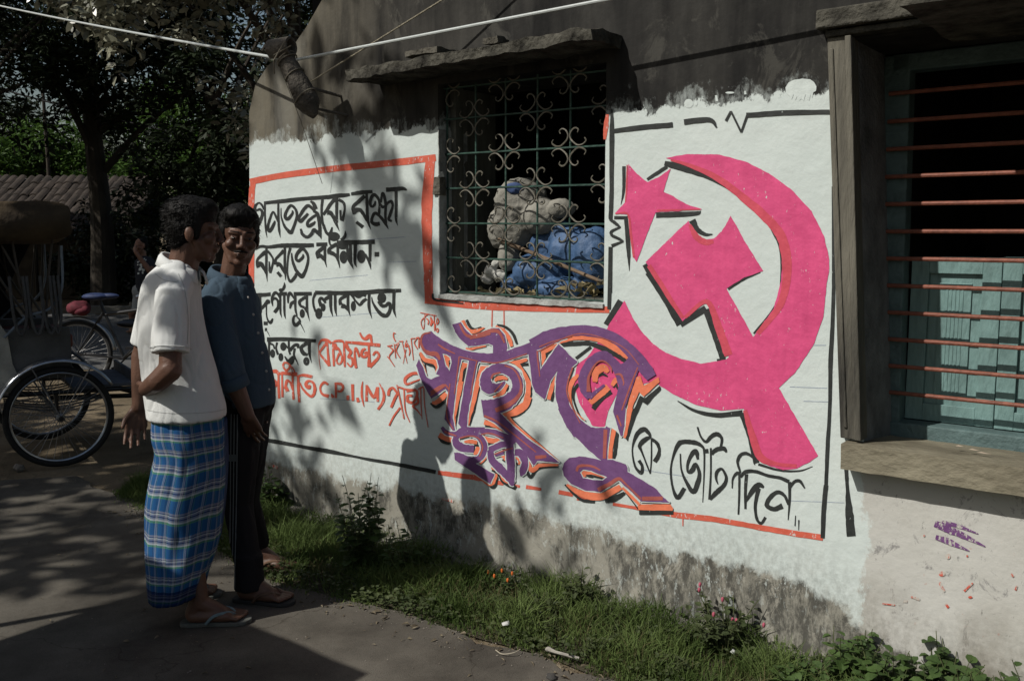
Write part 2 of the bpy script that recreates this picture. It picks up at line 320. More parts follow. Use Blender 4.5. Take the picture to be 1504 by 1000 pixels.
GR_ORANGE = [
((600,460,8.333), """660,90,50 700,180,55 770,225,50 850,210,40 930,175,12|700,430,20 770,440,22 860,415,18 945,400,12|140,480,30 190,560,50 260,585,55 320,600,60 355,660,45 335,730,20|140,560,15 180,660,35 215,760,30 235,785,6|P415,475 530,530 535,570 490,580 505,740 450,640|P660,600 745,615 735,660 690,670 665,720 640,1010 575,1010 640,680|P880,645 1000,650 980,690 910,700 880,760 830,1010 778,1010 840,760"""),
((600,560,6.25), """P445,0 505,0 460,200 430,330 435,445 415,330 410,250|P610,0 660,0 620,180 570,330 555,410 540,380 535,330 570,200|215,190,20 250,195,40 310,150,50 345,110,40|280,490,50 340,520,50 395,540,45|510,555,15 560,550,35 630,560,35|640,600,40 630,640,45 600,670,20|720,590,10 715,690,15 655,758,15"""),
((690,460,6.667), """255,125,20 340,180,35 390,260,40 410,325,30|0,350,18 80,335,18 160,322,8|P115,515 230,510 190,545 130,570|P380,478 560,440 565,465 490,495 560,600 600,680 595,800 550,880 480,960 380,1010 300,1000 420,940 520,870 545,780 550,680 510,560 440,500|245,665,20 270,640,40 320,630,40 370,645,20|360,690,50 310,780,55 260,820,40 225,815,12|P695,365 860,305 830,345 740,390 745,440 710,520|P840,600 830,700 790,850 755,840 780,720|700,365,25 800,310,30 900,270,45 1000,245,45"""),
((690,580,6.667), """320,190,35 430,185,40 540,120,45 590,20,40|370,210,35 450,300,28 560,390,22 650,460,18 760,550,10 880,650,4|140,265,50 200,280,45 280,320,30 370,380,15|560,640,35 600,730,45 640,720,45 680,690,35 780,685,28 868,685,20|120,400,20 180,440,50 280,450,45 350,455,20|110,800,45 200,860,60 250,800,40 260,770,20|215,700,45 290,740,40 340,830,35 430,875,20|290,590,15 330,600,35 345,640,12|445,600,25 490,640,35 480,680,20"""),
((780,460,5.555), """70,300,25 180,245,30 300,205,40 420,195,45 540,210,45 650,265,50 740,320,50 790,365,30|385,500,25 335,560,40 315,650,25 340,780,20 440,875,6|520,560,40 530,480,60 590,445,60 630,480,30|660,590,30 690,545,40 710,560,20|630,600,60 560,660,60 480,730,45|P860,520 890,510 920,590 1040,520 1050,560 920,680 880,640 830,760 780,1000 750,1000 770,850 800,700"""),
((800,600,5.88), """P690,0 760,0 720,120 700,255 680,250 680,120|P580,168 615,190 590,330 580,470 540,470 555,330|345,590,30 330,555,40 400,550,35 480,575,25 535,597,12|190,655,20 280,715,45 400,755,65 500,755,60 590,710,55 655,675,50|670,680,20 740,750,25 820,830,25|P835,825 1085,825 1110,860 1105,880 810,875 800,840"""),
]
GR_PURPLE = [
((590,440,3.571), """150,215,80 230,255,62 330,290,50 430,305,47 530,300,50 640,265,55 760,215,55 860,178,52
P90,310 75,345 95,405 125,465 155,520 180,505 230,468 245,490 262,520 290,440 300,300 270,290 255,300 262,330 250,375 235,350 225,385 170,410 155,418 130,405 110,350
P98,215 118,178 155,165 205,215 260,255 300,290 265,292 207,260 225,330 240,372 215,400 180,390 195,355 185,315 165,300 130,290 105,260
P268,290 318,300 302,360 290,428 267,617 281,686 267,686 224,626 256,428 262,330|P355,300 408,315 395,345 381,428 347,600 341,682 321,682 296,649 333,428 350,340
P265,130 310,118 330,150 370,190 420,180 470,150 510,150 540,185 555,255 545,290 480,290 478,240 455,230 400,240 350,245 310,210 280,170"""),
((690,460,6.667), """345,668,16 310,700,50 255,730,80 175,720,125 155,640,105 210,565,100 310,540,95 415,580,105 468,680,105 445,790,120 350,880,140 230,915,150 150,925,150
P575,400 650,365 672,365 690,560 760,450 870,300 940,365 990,430 920,480 870,540 790,660 735,845 640,770 612,700 600,600"""),
((690,580,6.667), """P110,45 240,70 300,170 300,180 420,300 560,420 700,520 880,662 660,645 625,690 570,610 540,560 430,440 330,340 240,270 135,215
0,345,60 120,350,55 250,370,60 380,430,70 430,480,60|190,540,60 300,490,60 400,470,60|390,480,70 400,650,80 410,850,60 435,870,10|200,540,60 220,640,70 300,720,80 400,830,60|250,590,30 330,560,40|440,560,60 500,570,80 540,650,65 520,740,70 500,790,20"""),
((600,560,6.25), """305,420,30 350,470,45 430,480,40 500,445,50 600,445,50 700,445,50|600,620,70 500,610,75 440,570,70 440,510,50 520,480,50 620,490,55 685,560,60 690,640,60 640,710,60 560,720,60 480,690,60 430,680,60|P418,650 425,720 750,940 790,850 560,720"""),
((780,460,5.555), """P225,255 300,330 375,390 375,405 330,440 300,520 290,620 310,740 370,850 430,905 500,935 610,935 610,1010 350,1010 290,930 230,800 200,680 200,560 220,440 170,350
480,690,50 440,620,80 428,520,80 490,400,80 590,345,80 665,400,75 720,470,90 750,520,90|P760,400 800,350 890,430 870,480 820,620 770,760 748,1000 725,960 670,795 715,590 690,510 720,420|600,585,20 530,640,30 475,690,36"""),
((780,440,3.125), """0,205,45 80,165,50 180,143,46 280,145,50 370,170,45 450,230,55 520,310,60 552,358,50"""),
((800,600,5.88), """P115,0 235,0 310,95 400,160 520,178 530,150 567,168 545,330 535,470 480,440 380,360 260,240 170,120
P590,20 700,0 690,150 670,240 655,235 620,120
P150,520 165,470 210,425 300,410 400,425 480,445 590,440 700,480 715,510 715,545 850,620 960,690 1020,760 1080,810 830,800 720,690 640,620 560,670 480,720 350,705 230,650 165,580 H305,550 330,525 400,535 540,590 500,620 400,610 330,600"""),
]
GR_LINE = [
((600,460,8.333), """270,235,15 180,260,25 150,350,30 190,450,35 260,490,55 340,500,55 385,570,25|360,380,18 450,440,22 570,495,12|620,530,15 600,700,15 560,990,12|620,530,12 740,560,14 850,585,10|835,590,14 800,750,14 760,1000,12|270,970,30 380,900,30 450,880,25 500,940,15|625,130,25 690,250,30 780,290,40 900,270,45 1000,240,40"""),
((690,460,6.667), """0,240,40 120,200,35 220,170,40 290,190,30 340,290,15|110,470,12 250,485,12 400,450,12 560,395,10|660,370,15 665,450,15 685,620,8|680,330,12 800,280,10 1000,225,8|340,510,15 430,550,15 490,650,18 500,760,30 440,850,40 350,910,50 250,950,40|210,640,20 230,600,20 300,580,15|240,770,15 320,680,10"""),
((690,580,6.667), """140,205,25 250,250,18 400,360,14 600,520,12 650,560,10|640,610,35 700,605,35 750,600,25|110,385,12 200,375,14 330,420,10|240,580,14 340,540,16 420,520,10"""),
((600,560,6.25), """380,20,10 350,300,12 410,440,10|470,520,14 560,500,14 640,520,12 680,600,14 650,690,14|330,460,18 380,480,18 440,500,10|200,130,16 300,60,22 345,30,18"""),
((800,600,5.88), """275,540,20 300,495,25 400,495,20 480,530,12|460,700,35 560,650,35 640,605,30 700,650,14 830,780,20|840,775,35 1020,775,35|525,180,35 515,430,28"""),
((780,460,5.555), """340,440,12 300,560,12 300,680,12 400,895,8|470,640,35 470,520,20 530,410,14 590,390,14 650,440,12 655,480,8|680,500,10 730,500,18 755,560,12 750,590,6|870,440,10 800,620,14 740,790,12|60,310,10 300,190,8 460,170,8 660,230,8 780,300,8 880,420,8|700,830,18 735,920,12"""),
]
STAR_PINK = [((880,220,5), "P215,105 280,180 355,238 440,200 525,140 495,230 472,308 550,345 640,400 755,438 600,450 415,460 340,650 275,825 250,790 232,600 215,478 115,468 190,385 205,250")]
STAR_LINE = [((880,220,5), "205,112,8 202,280,14 192,385,8|118,470,8 210,474,14 233,620,18 255,790,16|425,446,14 740,438,8")]
STAR_BLACK = [((880,220,5), "182,122,26 180,300,22 160,405,4|110,500,26 207,500,26|195,488,28 215,720,32 222,890,4|418,482,40 700,470,35 748,450,6|352,220,22 430,170,28 500,125,28")]
HAM_PINK = [((0,0,1), """P1011,324 1021,343 1036,352 1048,350.5 1060,340 1067,328 1073,317 1096,358 1121,398 1093,407.5 1067,424 1107,496 1144,570 1201.6,669 1190,678 1170,688 1150,690 1130,684 1116,676 1100,620 1091,597 1072,530 1056,480 1038.4,438.4 1002.5,472 975,428 948,385
P977.5,232.5 1009,226.6 1057,227.5 1096,238 1129,254.5 1160.5,277 1192,310 1210,346 1217,376 1218,395 1214,420 1209.6,464 1195,505.6 1168,547 1144,569.6 1120,588 1093,600 1059,603 1024,595 989,579 960,560 930,568 905,580 893,605 888,628 870,625 850,590 842,560 848,535 862,525 886,492 899,470 917,441.6 931,470 945,490 960,505.6 978,518 998,526 1030,534 1066,528 1107,494 1136,454 1147,413 1148.5,391 1148.5,367 1141,337 1120,307 1090,283 1054,257.5 1015,241""")]
HAM_LINE = [((0,0,1), """985,235,3 1015,244,6 1054,262,9 1090,289,11 1121,316,13 1146,345,14 1155,380,14 1154,420,12 1143,453,10 1113,490,7
1013,330,4 1022,347,9 1036,356,9 1048,355,5|953,390,7 985,440,7 1003,467,5|1006,466,5 1038,443,7 1055,480,11 1070,522,12|1094,602,6 1105,640,10 1117,671,11 1140,681,6 1170,684,5""")]
HAM_BLACK = [((0,0,1), """976,240,7 995,245,10 1042,259,10.5 1084,283,9 1117,310,7.5 1138,343,6 1147,373,3.5 1145.5,427,2.5 1135,455,3 1107,490,3"""),
 ((880,130,3.333), "455,645,35 480,690,25 520,715,18 555,715,6|225,860,30 290,970,35 310,1000,35"),
 ((880,400,3.125), "225,0,32 300,115,30 372,240,35|372,238,32 490,165,32|490,170,30 530,280,30 567,395,30 540,402,8|590,75,20 660,30,18 740,0,6|98,130,28 30,240,25|360,590,5 440,635,15 540,655,22 658,645,28|655,645,28 690,740,28 722,875,28|730,880,12 830,908,10 920,910,8 980,890,3"),
 ((780,460,5.555), "365,370,28 490,275,28")]
BORDER_RED = [((0,0,1), """369.5,425,8 369,300,9 371.5,268,8|367,267,9 420,257,9 500,247,9.5 560,241,10 640,232,10|632,234,14 627,300,16 628,380,14 630,441,12|624,441,9 700,449,10 800,452,12 895,455,9|892,168,4 890,185,7 888,205,4|723,452,1.5 722,490,2|740,454,1.5 741,545,2"""),
 ((360,640,3.76), "1065,202,24 1160,215,28 1300,235,28 1420,262,22"),
 ((690,580,6.667), "0,800,40 100,825,38|240,850,35 330,870,30|400,885,30 490,895,25|550,897,40 700,922,30|870,948,45 1010,975,40"),
 ((900,600,4.178), "-220,545,32 -120,560,30|0,585,20 150,610,20 380,650,35 600,675,35 800,710,32 1000,745,35 1290,792,38|430,660,8 430,720,6")]
BORDER_BLACK = [((880,130,3.333), "62,100,8 62,215,22 60,500,20 55,640,20|52,640,14 80,660,16 104,680,8|104,678,8 60,700,14 62,722,14|62,720,14 95,735,14 118,748,8|118,748,8 60,770,16|55,775,20 52,1000,20|52,212,20 200,192,25 360,178,25|415,165,28 540,155,24 575,192,8|620,160,12 645,112,12|645,112,10 695,215,10|695,215,10 725,130,12|720,132,25 900,120,25 1128,115,22|1145,480,13 1146,800,13 1145,1000,13"),
 ((880,400,3.125), "50,-6,20 45,170,16|1078,0,14 1070,250,18 1062,400,20 1058,620,16 1048,800,18 1040,1000,16"),
 ((0,0,1), "1213,712,6.5 1210,745,7 1208,790,6|1242.5,686,6 1244.6,718,5 1247,751,11 1250,787,13|380,644,6 425,652,5.5 445,656,5 480,662,6.5 505,667,4.5 520,670,3.2 545,675,4.5 575,680,5 600,685,6 640,693,6|648,260,9 648,252,5"),
 ((640,180,3.7037), "-18,930,10 0,965,12 150,985,8")]
MARKS_PURPLE = [((1200,740,3.845), "665,110,35 740,140,45 840,185,30 950,240,6|705,100,20 800,125,20 910,168,6|670,185,25 740,210,35 860,265,5")]
MARKS_RED = [((1200,740,3.845), "E740,295,14,16|E705,393,18,15|690,440,14 720,495,12|830,490,16 880,445,10|725,560,14 742,585,14|530,522,12 580,540,12|490,548,12 510,550,12|E848,293,6,6|1095,395,14 1110,410,12|1130,460,10 1120,485,12|E865,525,12,7|370,562,8 440,570,8|E605,178,5,7"),
 ((360,640,3.76), "150,165,14 180,175,20|1090,345,14 1150,360,18|80,150,8 85,190,10")]
GUIDE_LINES = [((0,0,1), "540,352,.8 596,348,.9|570,385,.7 612,384,.8|455,412,.7 540,404,.7|470,466,.6 560,459,.7|470,585,.8 550,590,.8|1176,507,.9 1213,507,.9|1160,568,.9 1215,570,.9|1180,589,.9 1216,590,.8|1160,735,.8 1240,738,.7|945,690,.7 1010,700,.8")]
# ---------------------------------------------------------------- the house whose wall carries the painting
def wall_material():
    m = bpy.data.materials.new('limewashed_plaster'); m.use_nodes = True
    nt = m.node_tree; n = nt.nodes; l = nt.links; b = n['Principled BSDF']
    b.inputs['Roughness'].default_value = .9; b.inputs['Specular IOR Level'].default_value = .15
    tc = n.new('ShaderNodeTexCoord'); sp = n.new('ShaderNodeSeparateXYZ'); l.new(tc.outputs['Object'], sp.inputs[0])
    X, Z = sp.outputs[0], sp.outputs[2]
    def math_(op, a, b_=None, c=None, clamp=False):
        k = n.new('ShaderNodeMath'); k.operation = op; k.use_clamp = clamp
        for i, v in enumerate((a, b_, c)):
            if v is None: continue
            if isinstance(v, (int, float)): k.inputs[i].default_value = v
            else: l.new(v, k.inputs[i])
        return k.outputs[0]
    def noise_(scale, detail=6, stretch=(1,1,1), rough=.6, dist=0.):
        mp = n.new('ShaderNodeMapping'); mp.inputs['Scale'].default_value = stretch; l.new(tc.outputs['Object'], mp.inputs[0])
        t = n.new('ShaderNodeTexNoise'); t.inputs['Scale'].default_value = scale; t.inputs['Detail'].default_value = detail; t.inputs['Roughness'].default_value = rough
        t.inputs['Distortion'].default_value = dist
        l.new(mp.outputs[0], t.inputs[0]); return t.outputs[0]
    def step(v, a, b_, lo=0., hi=1.):
        k = n.new('ShaderNodeMapRange'); k.inputs['From Min'].default_value = a; k.inputs['From Max'].default_value = b_
        k.inputs['To Min'].default_value = lo; k.inputs['To Max'].default_value = hi; l.new(v, k.inputs[0]); return k.outputs[0]
    def mixc(f, a, c):
        k = n.new('ShaderNodeMix'); k.data_type = 'RGBA'
        if isinstance(f, float): k.inputs[0].default_value = f
        else: l.new(f, k.inputs[0])
        for i, v in ((6, a), (7, c)):
            if isinstance(v, tuple): k.inputs[i].default_value = v+(1,)
            else: l.new(v, k.inputs[i])
        return k.outputs[2]
    streak = noise_(7, 5, (1, 1, .16), .6, .4); blot = noise_(2.2, 7, (1, 1, .8), .65); fine = noise_(38, 6, (1, 1, .7), .7)
    rag = noise_(11, 9, (1, 1, .62), .78, .3); rag2 = noise_(3.2, 4, (1, 1, .4))
    # bare cement above: dark, sooty, streaked
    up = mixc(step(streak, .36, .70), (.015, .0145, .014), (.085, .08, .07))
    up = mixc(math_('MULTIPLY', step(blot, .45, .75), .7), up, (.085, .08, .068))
    left = step(X, -1.0, -1.7)                                        # cleaner brownish cement towards the corner
    up = mixc(math_('MULTIPLY', left, step(streak, .3, .55)), up, (.165, .15, .115))
    up = mixc(math_('MULTIPLY', step(fine, .68, .76), .25), up, (.24, .24, .22))
    up = mixc(math_('MULTIPLY', step(blot, .62, .42), step(X, -1.2, -.2, .2, .5)), up, (.017, .0165, .016))
    up = mixc(math_('MULTIPLY', step(noise_(6.5, 8, (1, 1, .6), .75, .6), .55, .62), .5), up, (.13, .123, .103))
    pale = math_('MULTIPLY', step(noise_(3.0, 4, (1, 1, .22), .6), .56, .68), step(X, .3, -.3)); up = mixc(math_('MULTIPLY', pale, .6), up, (.20, .195, .17))
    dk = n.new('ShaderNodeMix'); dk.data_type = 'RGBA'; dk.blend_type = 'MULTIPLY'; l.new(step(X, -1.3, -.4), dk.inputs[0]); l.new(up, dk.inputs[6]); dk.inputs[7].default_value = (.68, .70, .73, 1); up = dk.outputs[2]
    # footing below: grey plaster with black mould running down
    low = mixc(step(blot, .35, .62), (.36, .35, .30), (.27, .26, .22))
    mould = math_('MULTIPLY', step(math_('ADD', step(X, -.2, .9, 0., .09), noise_(3.1, 6, (1, 1, .8), .75, .5)), .47, .56), step(noise_(21, 8, (1, 1, .36), .8), .40, .54))
    low = mixc(math_('MULTIPLY', mould, .78), low, (.034, .034, .031))
    low = mixc(math_('MULTIPLY', step(noise_(9, 8, (1, 1, .7), .75, .4), .56, .62), .75), low, (.40, .385, .33))
    low = mixc(math_('MULTIPLY', step(noise_(60, 4), .64, .7), .6), low, (.05, .05, .045))
    # lime wash
    white = mixc(step(noise_(3.4, 6), .3, .7), (.60, .675, .655), (.655, .72, .70))
    brush = noise_(30, 5, (.25, 1, 1), .6); white = mixc(math_('MULTIPLY', step(brush, .5, .75), .35), white, (.55, .60, .585))
    white = mixc(math_('MULTIPLY', step(noise_(55, 5, (1,1,.5), .75), .685, .74), .6), white, (.20, .19, .17))
    beige = mixc(step(blot, .3, .7), (.50, .495, .455), (.58, .58, .55))
    beige = mixc(math_('MULTIPLY', step(noise_(10, 8, (1,1,.8), .8, .5), .57, .63), .7), beige, (.19, .185, .185))
    beige = mixc(math_('MULTIPLY', step(noise_(46, 6, (1,1,.5), .7), .62, .68), .6), beige, (.1, .1, .1)); beige = mixc(math_('MULTIPLY', step(Z, .42, .1), step(noise_(5, 7, (1,1,.7), .7), .42, .62)), beige, (.27, .25, .21))
    beige = mixc(math_('MULTIPLY', step(noise_(30, 5), .66, .7), .4), beige, (.5, .25, .2))
    right = step(math_('ADD', math_('ADD', X, math_('MULTIPLY', math_('SUBTRACT', rag2, .5), .5)), math_('MULTIPLY', math_('SUBTRACT', rag, .5), .28)), 1.275, 1.295)
    white = mixc(right, white, beige)
    # upper and lower limits of the wash, ragged
    zr = math_('ADD', Z, math_('MULTIPLY', math_('SUBTRACT', rag, .5), .20)); zr = math_('ADD', zr, math_('MULTIPLY', math_('SUBTRACT', rag2, .5), .17))
    topm = math_('MULTIPLY', step(zr, 2.085, 2.075), 1.0)
    lowlim = step(X, 1.05, 1.4, .0, -.2)
    bot = math_('SUBTRACT', math_('SUBTRACT', zr, math_('MULTIPLY', step(X, -1.6, -.6), .04)), lowlim)
    botm = step(bot, .255, .285)
    dabs = math_('MULTIPLY', math_('MULTIPLY', step(noise_(30, 7, (1, 1, .42), .8), .55, .575), step(noise_(4.5, 4, (1, 1, .7)), .42, .55)), step(Z, .02, .3, .35, 1.))
    wash = math_('MULTIPLY', topm, math_('MAXIMUM', botm, math_('MULTIPLY', dabs, step(X, 1.6, 1.2, 0., .75))))
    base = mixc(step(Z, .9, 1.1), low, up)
    film = math_('MULTIPLY', math_('MULTIPLY', step(math_('ADD', zr, math_('MULTIPLY', math_('SUBTRACT', noise_(6, 6, (1, 1, .8), .7), .5), .5)), 2.135, 2.10), step(noise_(24, 6, (1, 1, .35), .75), .42, .6)), step(Z, 1.0, 1.2)); wash = math_('MAXIMUM', wash, math_('MULTIPLY', film, .45))
    thin = math_('MULTIPLY', step(bot, .3, .5, .38, 0.), step(fine, .4, .6))
    col = mixc(wash, base, white); col = mixc(math_('MULTIPLY', thin, botm), col, low)
    sc = n.new('ShaderNodeMix'); sc.data_type = 'RGBA'; sc.blend_type = 'MULTIPLY'; sc.inputs[0].default_value = 1; l.new(col, sc.inputs[6]); sc.inputs[7].default_value = (ALB, ALB, ALB, 1)
    l.new(sc.outputs[2], b.inputs['Base Color'])
    h = math_('ADD', math_('MULTIPLY', noise_(4, 4), 1.6), math_('ADD', math_('MULTIPLY', noise_(18, 6, (1,1,1), .65), .5), math_('MULTIPLY', fine, .22)))
    h = math_('ADD', h, math_('MULTIPLY', wash, .06))
    bp = n.new('ShaderNodeBump'); bp.inputs['Strength'].default_value = .34; bp.inputs['Distance'].default_value = .017
    l.new(h, bp.inputs['Height']); l.new(bp.outputs[0], b.inputs['Normal'])
    return m
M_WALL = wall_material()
M_CEM = mat('weathered_cement', (.115, .108, .09), .9, .5, 7, .7, 50, spec=.1)
M_CEM_L = mat('brown_cement', (.26, .235, .175), .88, .35, 6, .5, 45, spec=.15, col2=(.34, .31, .24))
M_SHADE = mat('mossy_cement', (.045, .043, .038), .95, .55, 11, .9, 40, spec=.05, col2=(.125, .12, .10))
M_DARK = mat('dark_plaster', (.05, .048, .045), .95, .4, 3)  # near-black colour stands in for unlit interiors
M_JAMB = mat('grey_limewash', (.4, .41, .39), .9, .5, 9, .5, 40, col2=(.52, .54, .52))

house = thing('roadside_house', 'grey plastered house with painted slogans and a pink emblem on its limewashed wall', 'house', W0, WROT)

def slab(polys, y0, y1, mb=None):
    """outline with holes (along, up) given thickness in depth"""
    mb = mb or MB()
    pts = [p for poly in polys for p in poly]
    tri = tessellate_polygon([[Vector((p[0], p[1], 0)) for p in poly] for poly in polys])
    n = len(pts)
    vs = [(p[0], y0, p[1]) for p in pts]+[(p[0], y1, p[1]) for p in pts]
    fs = []
    for t in tri:
        a, b_, c = [Vector(pts[i]) for i in t]
        ccw = (b_-a).cross(c-a) > 0
        t = t if ccw else t[::-1]
        fs.append(tuple(t)); fs.append(tuple(i+n for i in t[::-1]))
    o = 0
    for poly in polys:
        k = len(poly)
        for i in range(k):
            j = (i+1) % k; fs.append((o+i, o+j, n+o+j, n+o+i))
        o += k
    mb.add(vs, fs); return mb

edge = [wl(x, y) for x, y in ((366, 165), (375, 125), (393, 97), (432, 66), (450, 40), (473, 0))]
outline = [(-2.175, -.3), (-2.175, .6), (-2.17, 1.2), (-2.18, 1.75)]+[(p.x, p.z) for p in edge]+[(-1.42, 3.1), (-1.2, 3.7), (5.2, 3.7), (5.2, -.3)]
h1 = [(-.735, 1.283), (.184, 1.287), (.184, 2.262), (-.735, 2.262)]
h2 = [(1.262, .80), (2.55, .80), (2.55, 2.226), (1.17, 2.226)]
# the wall face is cut finely enough to carry a slight hand-plastered unevenness in its outline
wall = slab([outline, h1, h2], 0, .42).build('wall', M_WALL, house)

# dark rooms behind the windows
rm = MB()
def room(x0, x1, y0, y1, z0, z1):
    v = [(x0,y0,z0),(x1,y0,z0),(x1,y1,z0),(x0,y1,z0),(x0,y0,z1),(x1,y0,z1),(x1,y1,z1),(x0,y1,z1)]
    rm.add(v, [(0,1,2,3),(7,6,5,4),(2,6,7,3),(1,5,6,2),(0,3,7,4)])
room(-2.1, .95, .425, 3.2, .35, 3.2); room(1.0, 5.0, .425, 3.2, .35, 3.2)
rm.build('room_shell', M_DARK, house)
bs = MB(); bs.box((-2.17, .425, -.3), (-2.11, 3.4, 1.7)); bs.box((5.06, .425, -.3), (5.19, 3.4, 3.68)); bs.box((-2.1, 3.26, -.3), (5.05, 3.4, 3.68)); bs.box((-1.15, .425, 3.3), (5.05, 3.25, 3.5))
bs.build('rear_walls', M_CEM, house)

# ---- sunshade over the grille window: a rough slab with broken edge, brackets
def rough(mb, amp, sc=9., seed=0):
    mb.v = [tuple(Vector(v)+Vector((noise.noise(Vector(v)*sc+Vector((seed,0,0))), noise.noise(Vector(v)*sc+Vector((seed,7,0))), noise.noise(Vector(v)*sc+Vector((seed,0,13)))))*amp) for v in mb.v]; return mb
def gridbox(a, b, n):
    mb = MB(); bm = bmesh.new(); bmesh.ops.create_cube(bm, size=1)
    bmesh.ops.subdivide_edges(bm, edges=[e for e in bm.edges if abs(e.verts[0].co.x-e.verts[1].co.x) > .5], cuts=n[0])
    bmesh.ops.subdivide_edges(bm, edges=[e for e in bm.edges if abs(e.verts[0].co.y-e.verts[1].co.y) > .5], cuts=n[1], use_grid_fill=True)
    bmesh.ops.subdivide_edges(bm, edges=[e for e in bm.edges if abs(e.verts[0].co.z-e.verts[1].co.z) > .5], cuts=n[2], use_grid_fill=True)
    bm.verts.index_update()
    vs = [tuple(a[i]+(v.co[i]+.5)*(b[i]-a[i]) for i in range(3)) for v in bm.verts]
    mb.add(vs, [tuple(v.index for v in f.verts) for f in bm.faces]); bm.free(); return mb
sh = gridbox((-1.115, -.225, 2.30), (.255, .02, 2.352), (44, 6, 2))
sh.v = [(x, y, z+.012*(x+.4)+(.018 if y < -.1 else 0)*0-(.0 if z < 2.33 else .03*(-y))) for x, y, z in sh.v]
rough(sh, .014, 14)
shade = sh.build('sunshade', M_SHADE, house, smooth=True)
tl = rough(gridbox((-.80, -.15, 2.372), (-.60, -.01, 2.396), (8, 4, 1)), .006, 20); tl.build('loose_tile', M_CEM, shade, smooth=True)
tl = rough(gridbox((-.35, -.14, 2.375), (-.27, -.05, 2.40), (4, 3, 1)), .010, 25); tl.build('rubble_lump', M_CEM, shade, smooth=True)

# ---- ornamental grille
M_SCROLL = mat('rust_brown_iron', (.12, .115, .09), .6, .4, 40, .2, 90, col2=(.18, .165, .13))
M_IRON = mat('green_painted_iron', (.03, .07, .055), .5, .4, 30, .2, 90)
gx = [wl(640+x/3.7037, 390, -.05).x for x in (70, 222, 382, 552, 728, 910)]; gx[5] = .180; gx[0] = -.722
gz = [wl(640+382/3.7037, 180+y/3.7037, -.05).z for y in (160, 355, 553, 748, 940)]
step_z = (gz[0]-gz[4])/4; gz = [gz[0]+2*step_z-.02, gz[0]+step_z]+gz
gr = MB()
YG = .05
for x in gx: gr.tube([(x, YG, 1.285), (x, YG, 2.26)], .0052, 6)
for z in gz: gr.tube([(-.734, YG-.008, z+.006), (.183, YG-.008, z-.004)], .0048, 6)
cw = (gx[5]-gx[0])/5; ch = step_z
quad = [(.27, .40), (.295, .48), (.21, .54), (.10, .49), (.03, .36), (.06, .23), (.15, .125), (.28, .04), (.43, .055), (.535, .15), (.49, .245)]
sc_ = MB()
for i, x in enumerate(gx):
    for j, z in enumerate(gz):
        if (i+j) % 2: continue
        for sx in (-1, 1):
            if (i == 0 and sx < 0) or (i == 5 and sx > 0): continue
            for sz in (-1, 1):
                if z+sz*ch*.4 < 1.29: continue
                P = [(x+sx*a*cw*.9, YG-.012, z+sz*b_*ch*.9) for a, b_ in quad]
                P = [tuple(q) for q in catmull(P, 4)]
                sc_.tube(P, [.0027+.0017*math.sin(math.pi*t/(len(P)-1)) for t in range(len(P))], 5)
grille = gr.build('window_grille', M_IRON, house, smooth=True); sc_.build('scrollwork', M_SCROLL, grille, smooth=True)
fr = MB(); fr.box((-.7345, .141, 1.284), (-.729, .42, 2.26)); fr.box((-.734, .085, 1.284), (-.70, .14, 2.26)); fr.box((.155, .085, 1.284), (.183, .14, 2.26)); fr.box((-.699, .085, 1.284), (.154, .14, 1.30))  # first box: dark board added so the inner jamb looks shaded
fr.build('window_frame', mat('grey_wood', (.12, .12, .1), .85, .4, 20, stretch=(1,1,.2)), grille)
# chipped white jamb, niche block and sill line at the grille window
jb = rough(gridbox((-.733, -.004, 1.30), (-.728, .20, 2.06), (1, 6, 30)), .004, 16); jb.build('jamb_plaster', M_JAMB, house, smooth=True)
nb = MB(); q = wl(645, 272); nb.box((q.x-.03, -.012, q.z-.045), (q.x+.012, .03, q.z+.035)); rough(nb, .008, 30)
nb.build('hinge_block', M_CEM, house, bevel=.004)
st = rough(gridbox((-.735, -.01, 1.268), (.186, .05, 1.288), (40, 3, 1)), .005, 26); st.build('sill_plaster', M_JAMB, house, smooth=True)

# ---- shuttered window on the right
M_TEAL = mat('teal_paint', (.17, .285, .275), .6, .22, 14, .35, 70, stretch=(1,1,.3), spec=.35)
M_TEALD = mat('dark_teal_paint', (.095, .15, .15), .7, .25, 9, .4, 50)  # darker teal than the shutters
M_RUST = mat('red_oxide_rod', (.235, .08, .05), .6, .3, 40, .2, 120)
sur = MB()
def leanbox(mb, xt0, xt1, xb0, xb1, y0, y1, zt, zb):
    mb.add([(xb0,y0,zb),(xb1,y0,zb),(xb1,y1,zb),(xb0,y1,zb),(xt0,y0,zt),(xt1,y0,zt),(xt1,y1,zt),(xt0,y1,zt)], [(0,3,2,1),(4,5,6,7),(0,1,5,4),(1,2,6,5),(2,3,7,6),(3,0,4,7)])
leanbox(sur, 1.088, 1.150, 1.188, 1.238, -.035, .03, 2.236, .862)
leanbox(sur, 1.151, 1.172, 1.239, 1.263, -.048, .03, 2.234, .862)
leanbox(sur, 1.1, 1.112, 1.2, 1.212, -.042, -.034, 2.2, .9)
sur.build('window_surround', mat('stained_cement_band', (.075, .072, .062), .85, .6, 5, .5, 50, stretch=(1.6,1,.22), col2=(.20, .188, .15)), house, bevel=.005)
s2_ = MB(); s2_.box((2.551, -.035, .862), (2.63, .03, 2.234)); s2_.build('window_surround', bpy.data.materials['stained_cement_band'], house, bevel=.005)
rv = MB()   # inside face of the deep reveal, in plain blue-grey
rv.add([(1.1705, .002, 2.2255), (1.2625, .002, .801), (1.2625, .419, .801), (1.1705, .419, 2.2255)], [(0,1,2,3)])
rv.build('reveal_plaster', mat('blue_grey_plaster', (.15, .155, .16), .9, .45, 7, .5, 60), house)
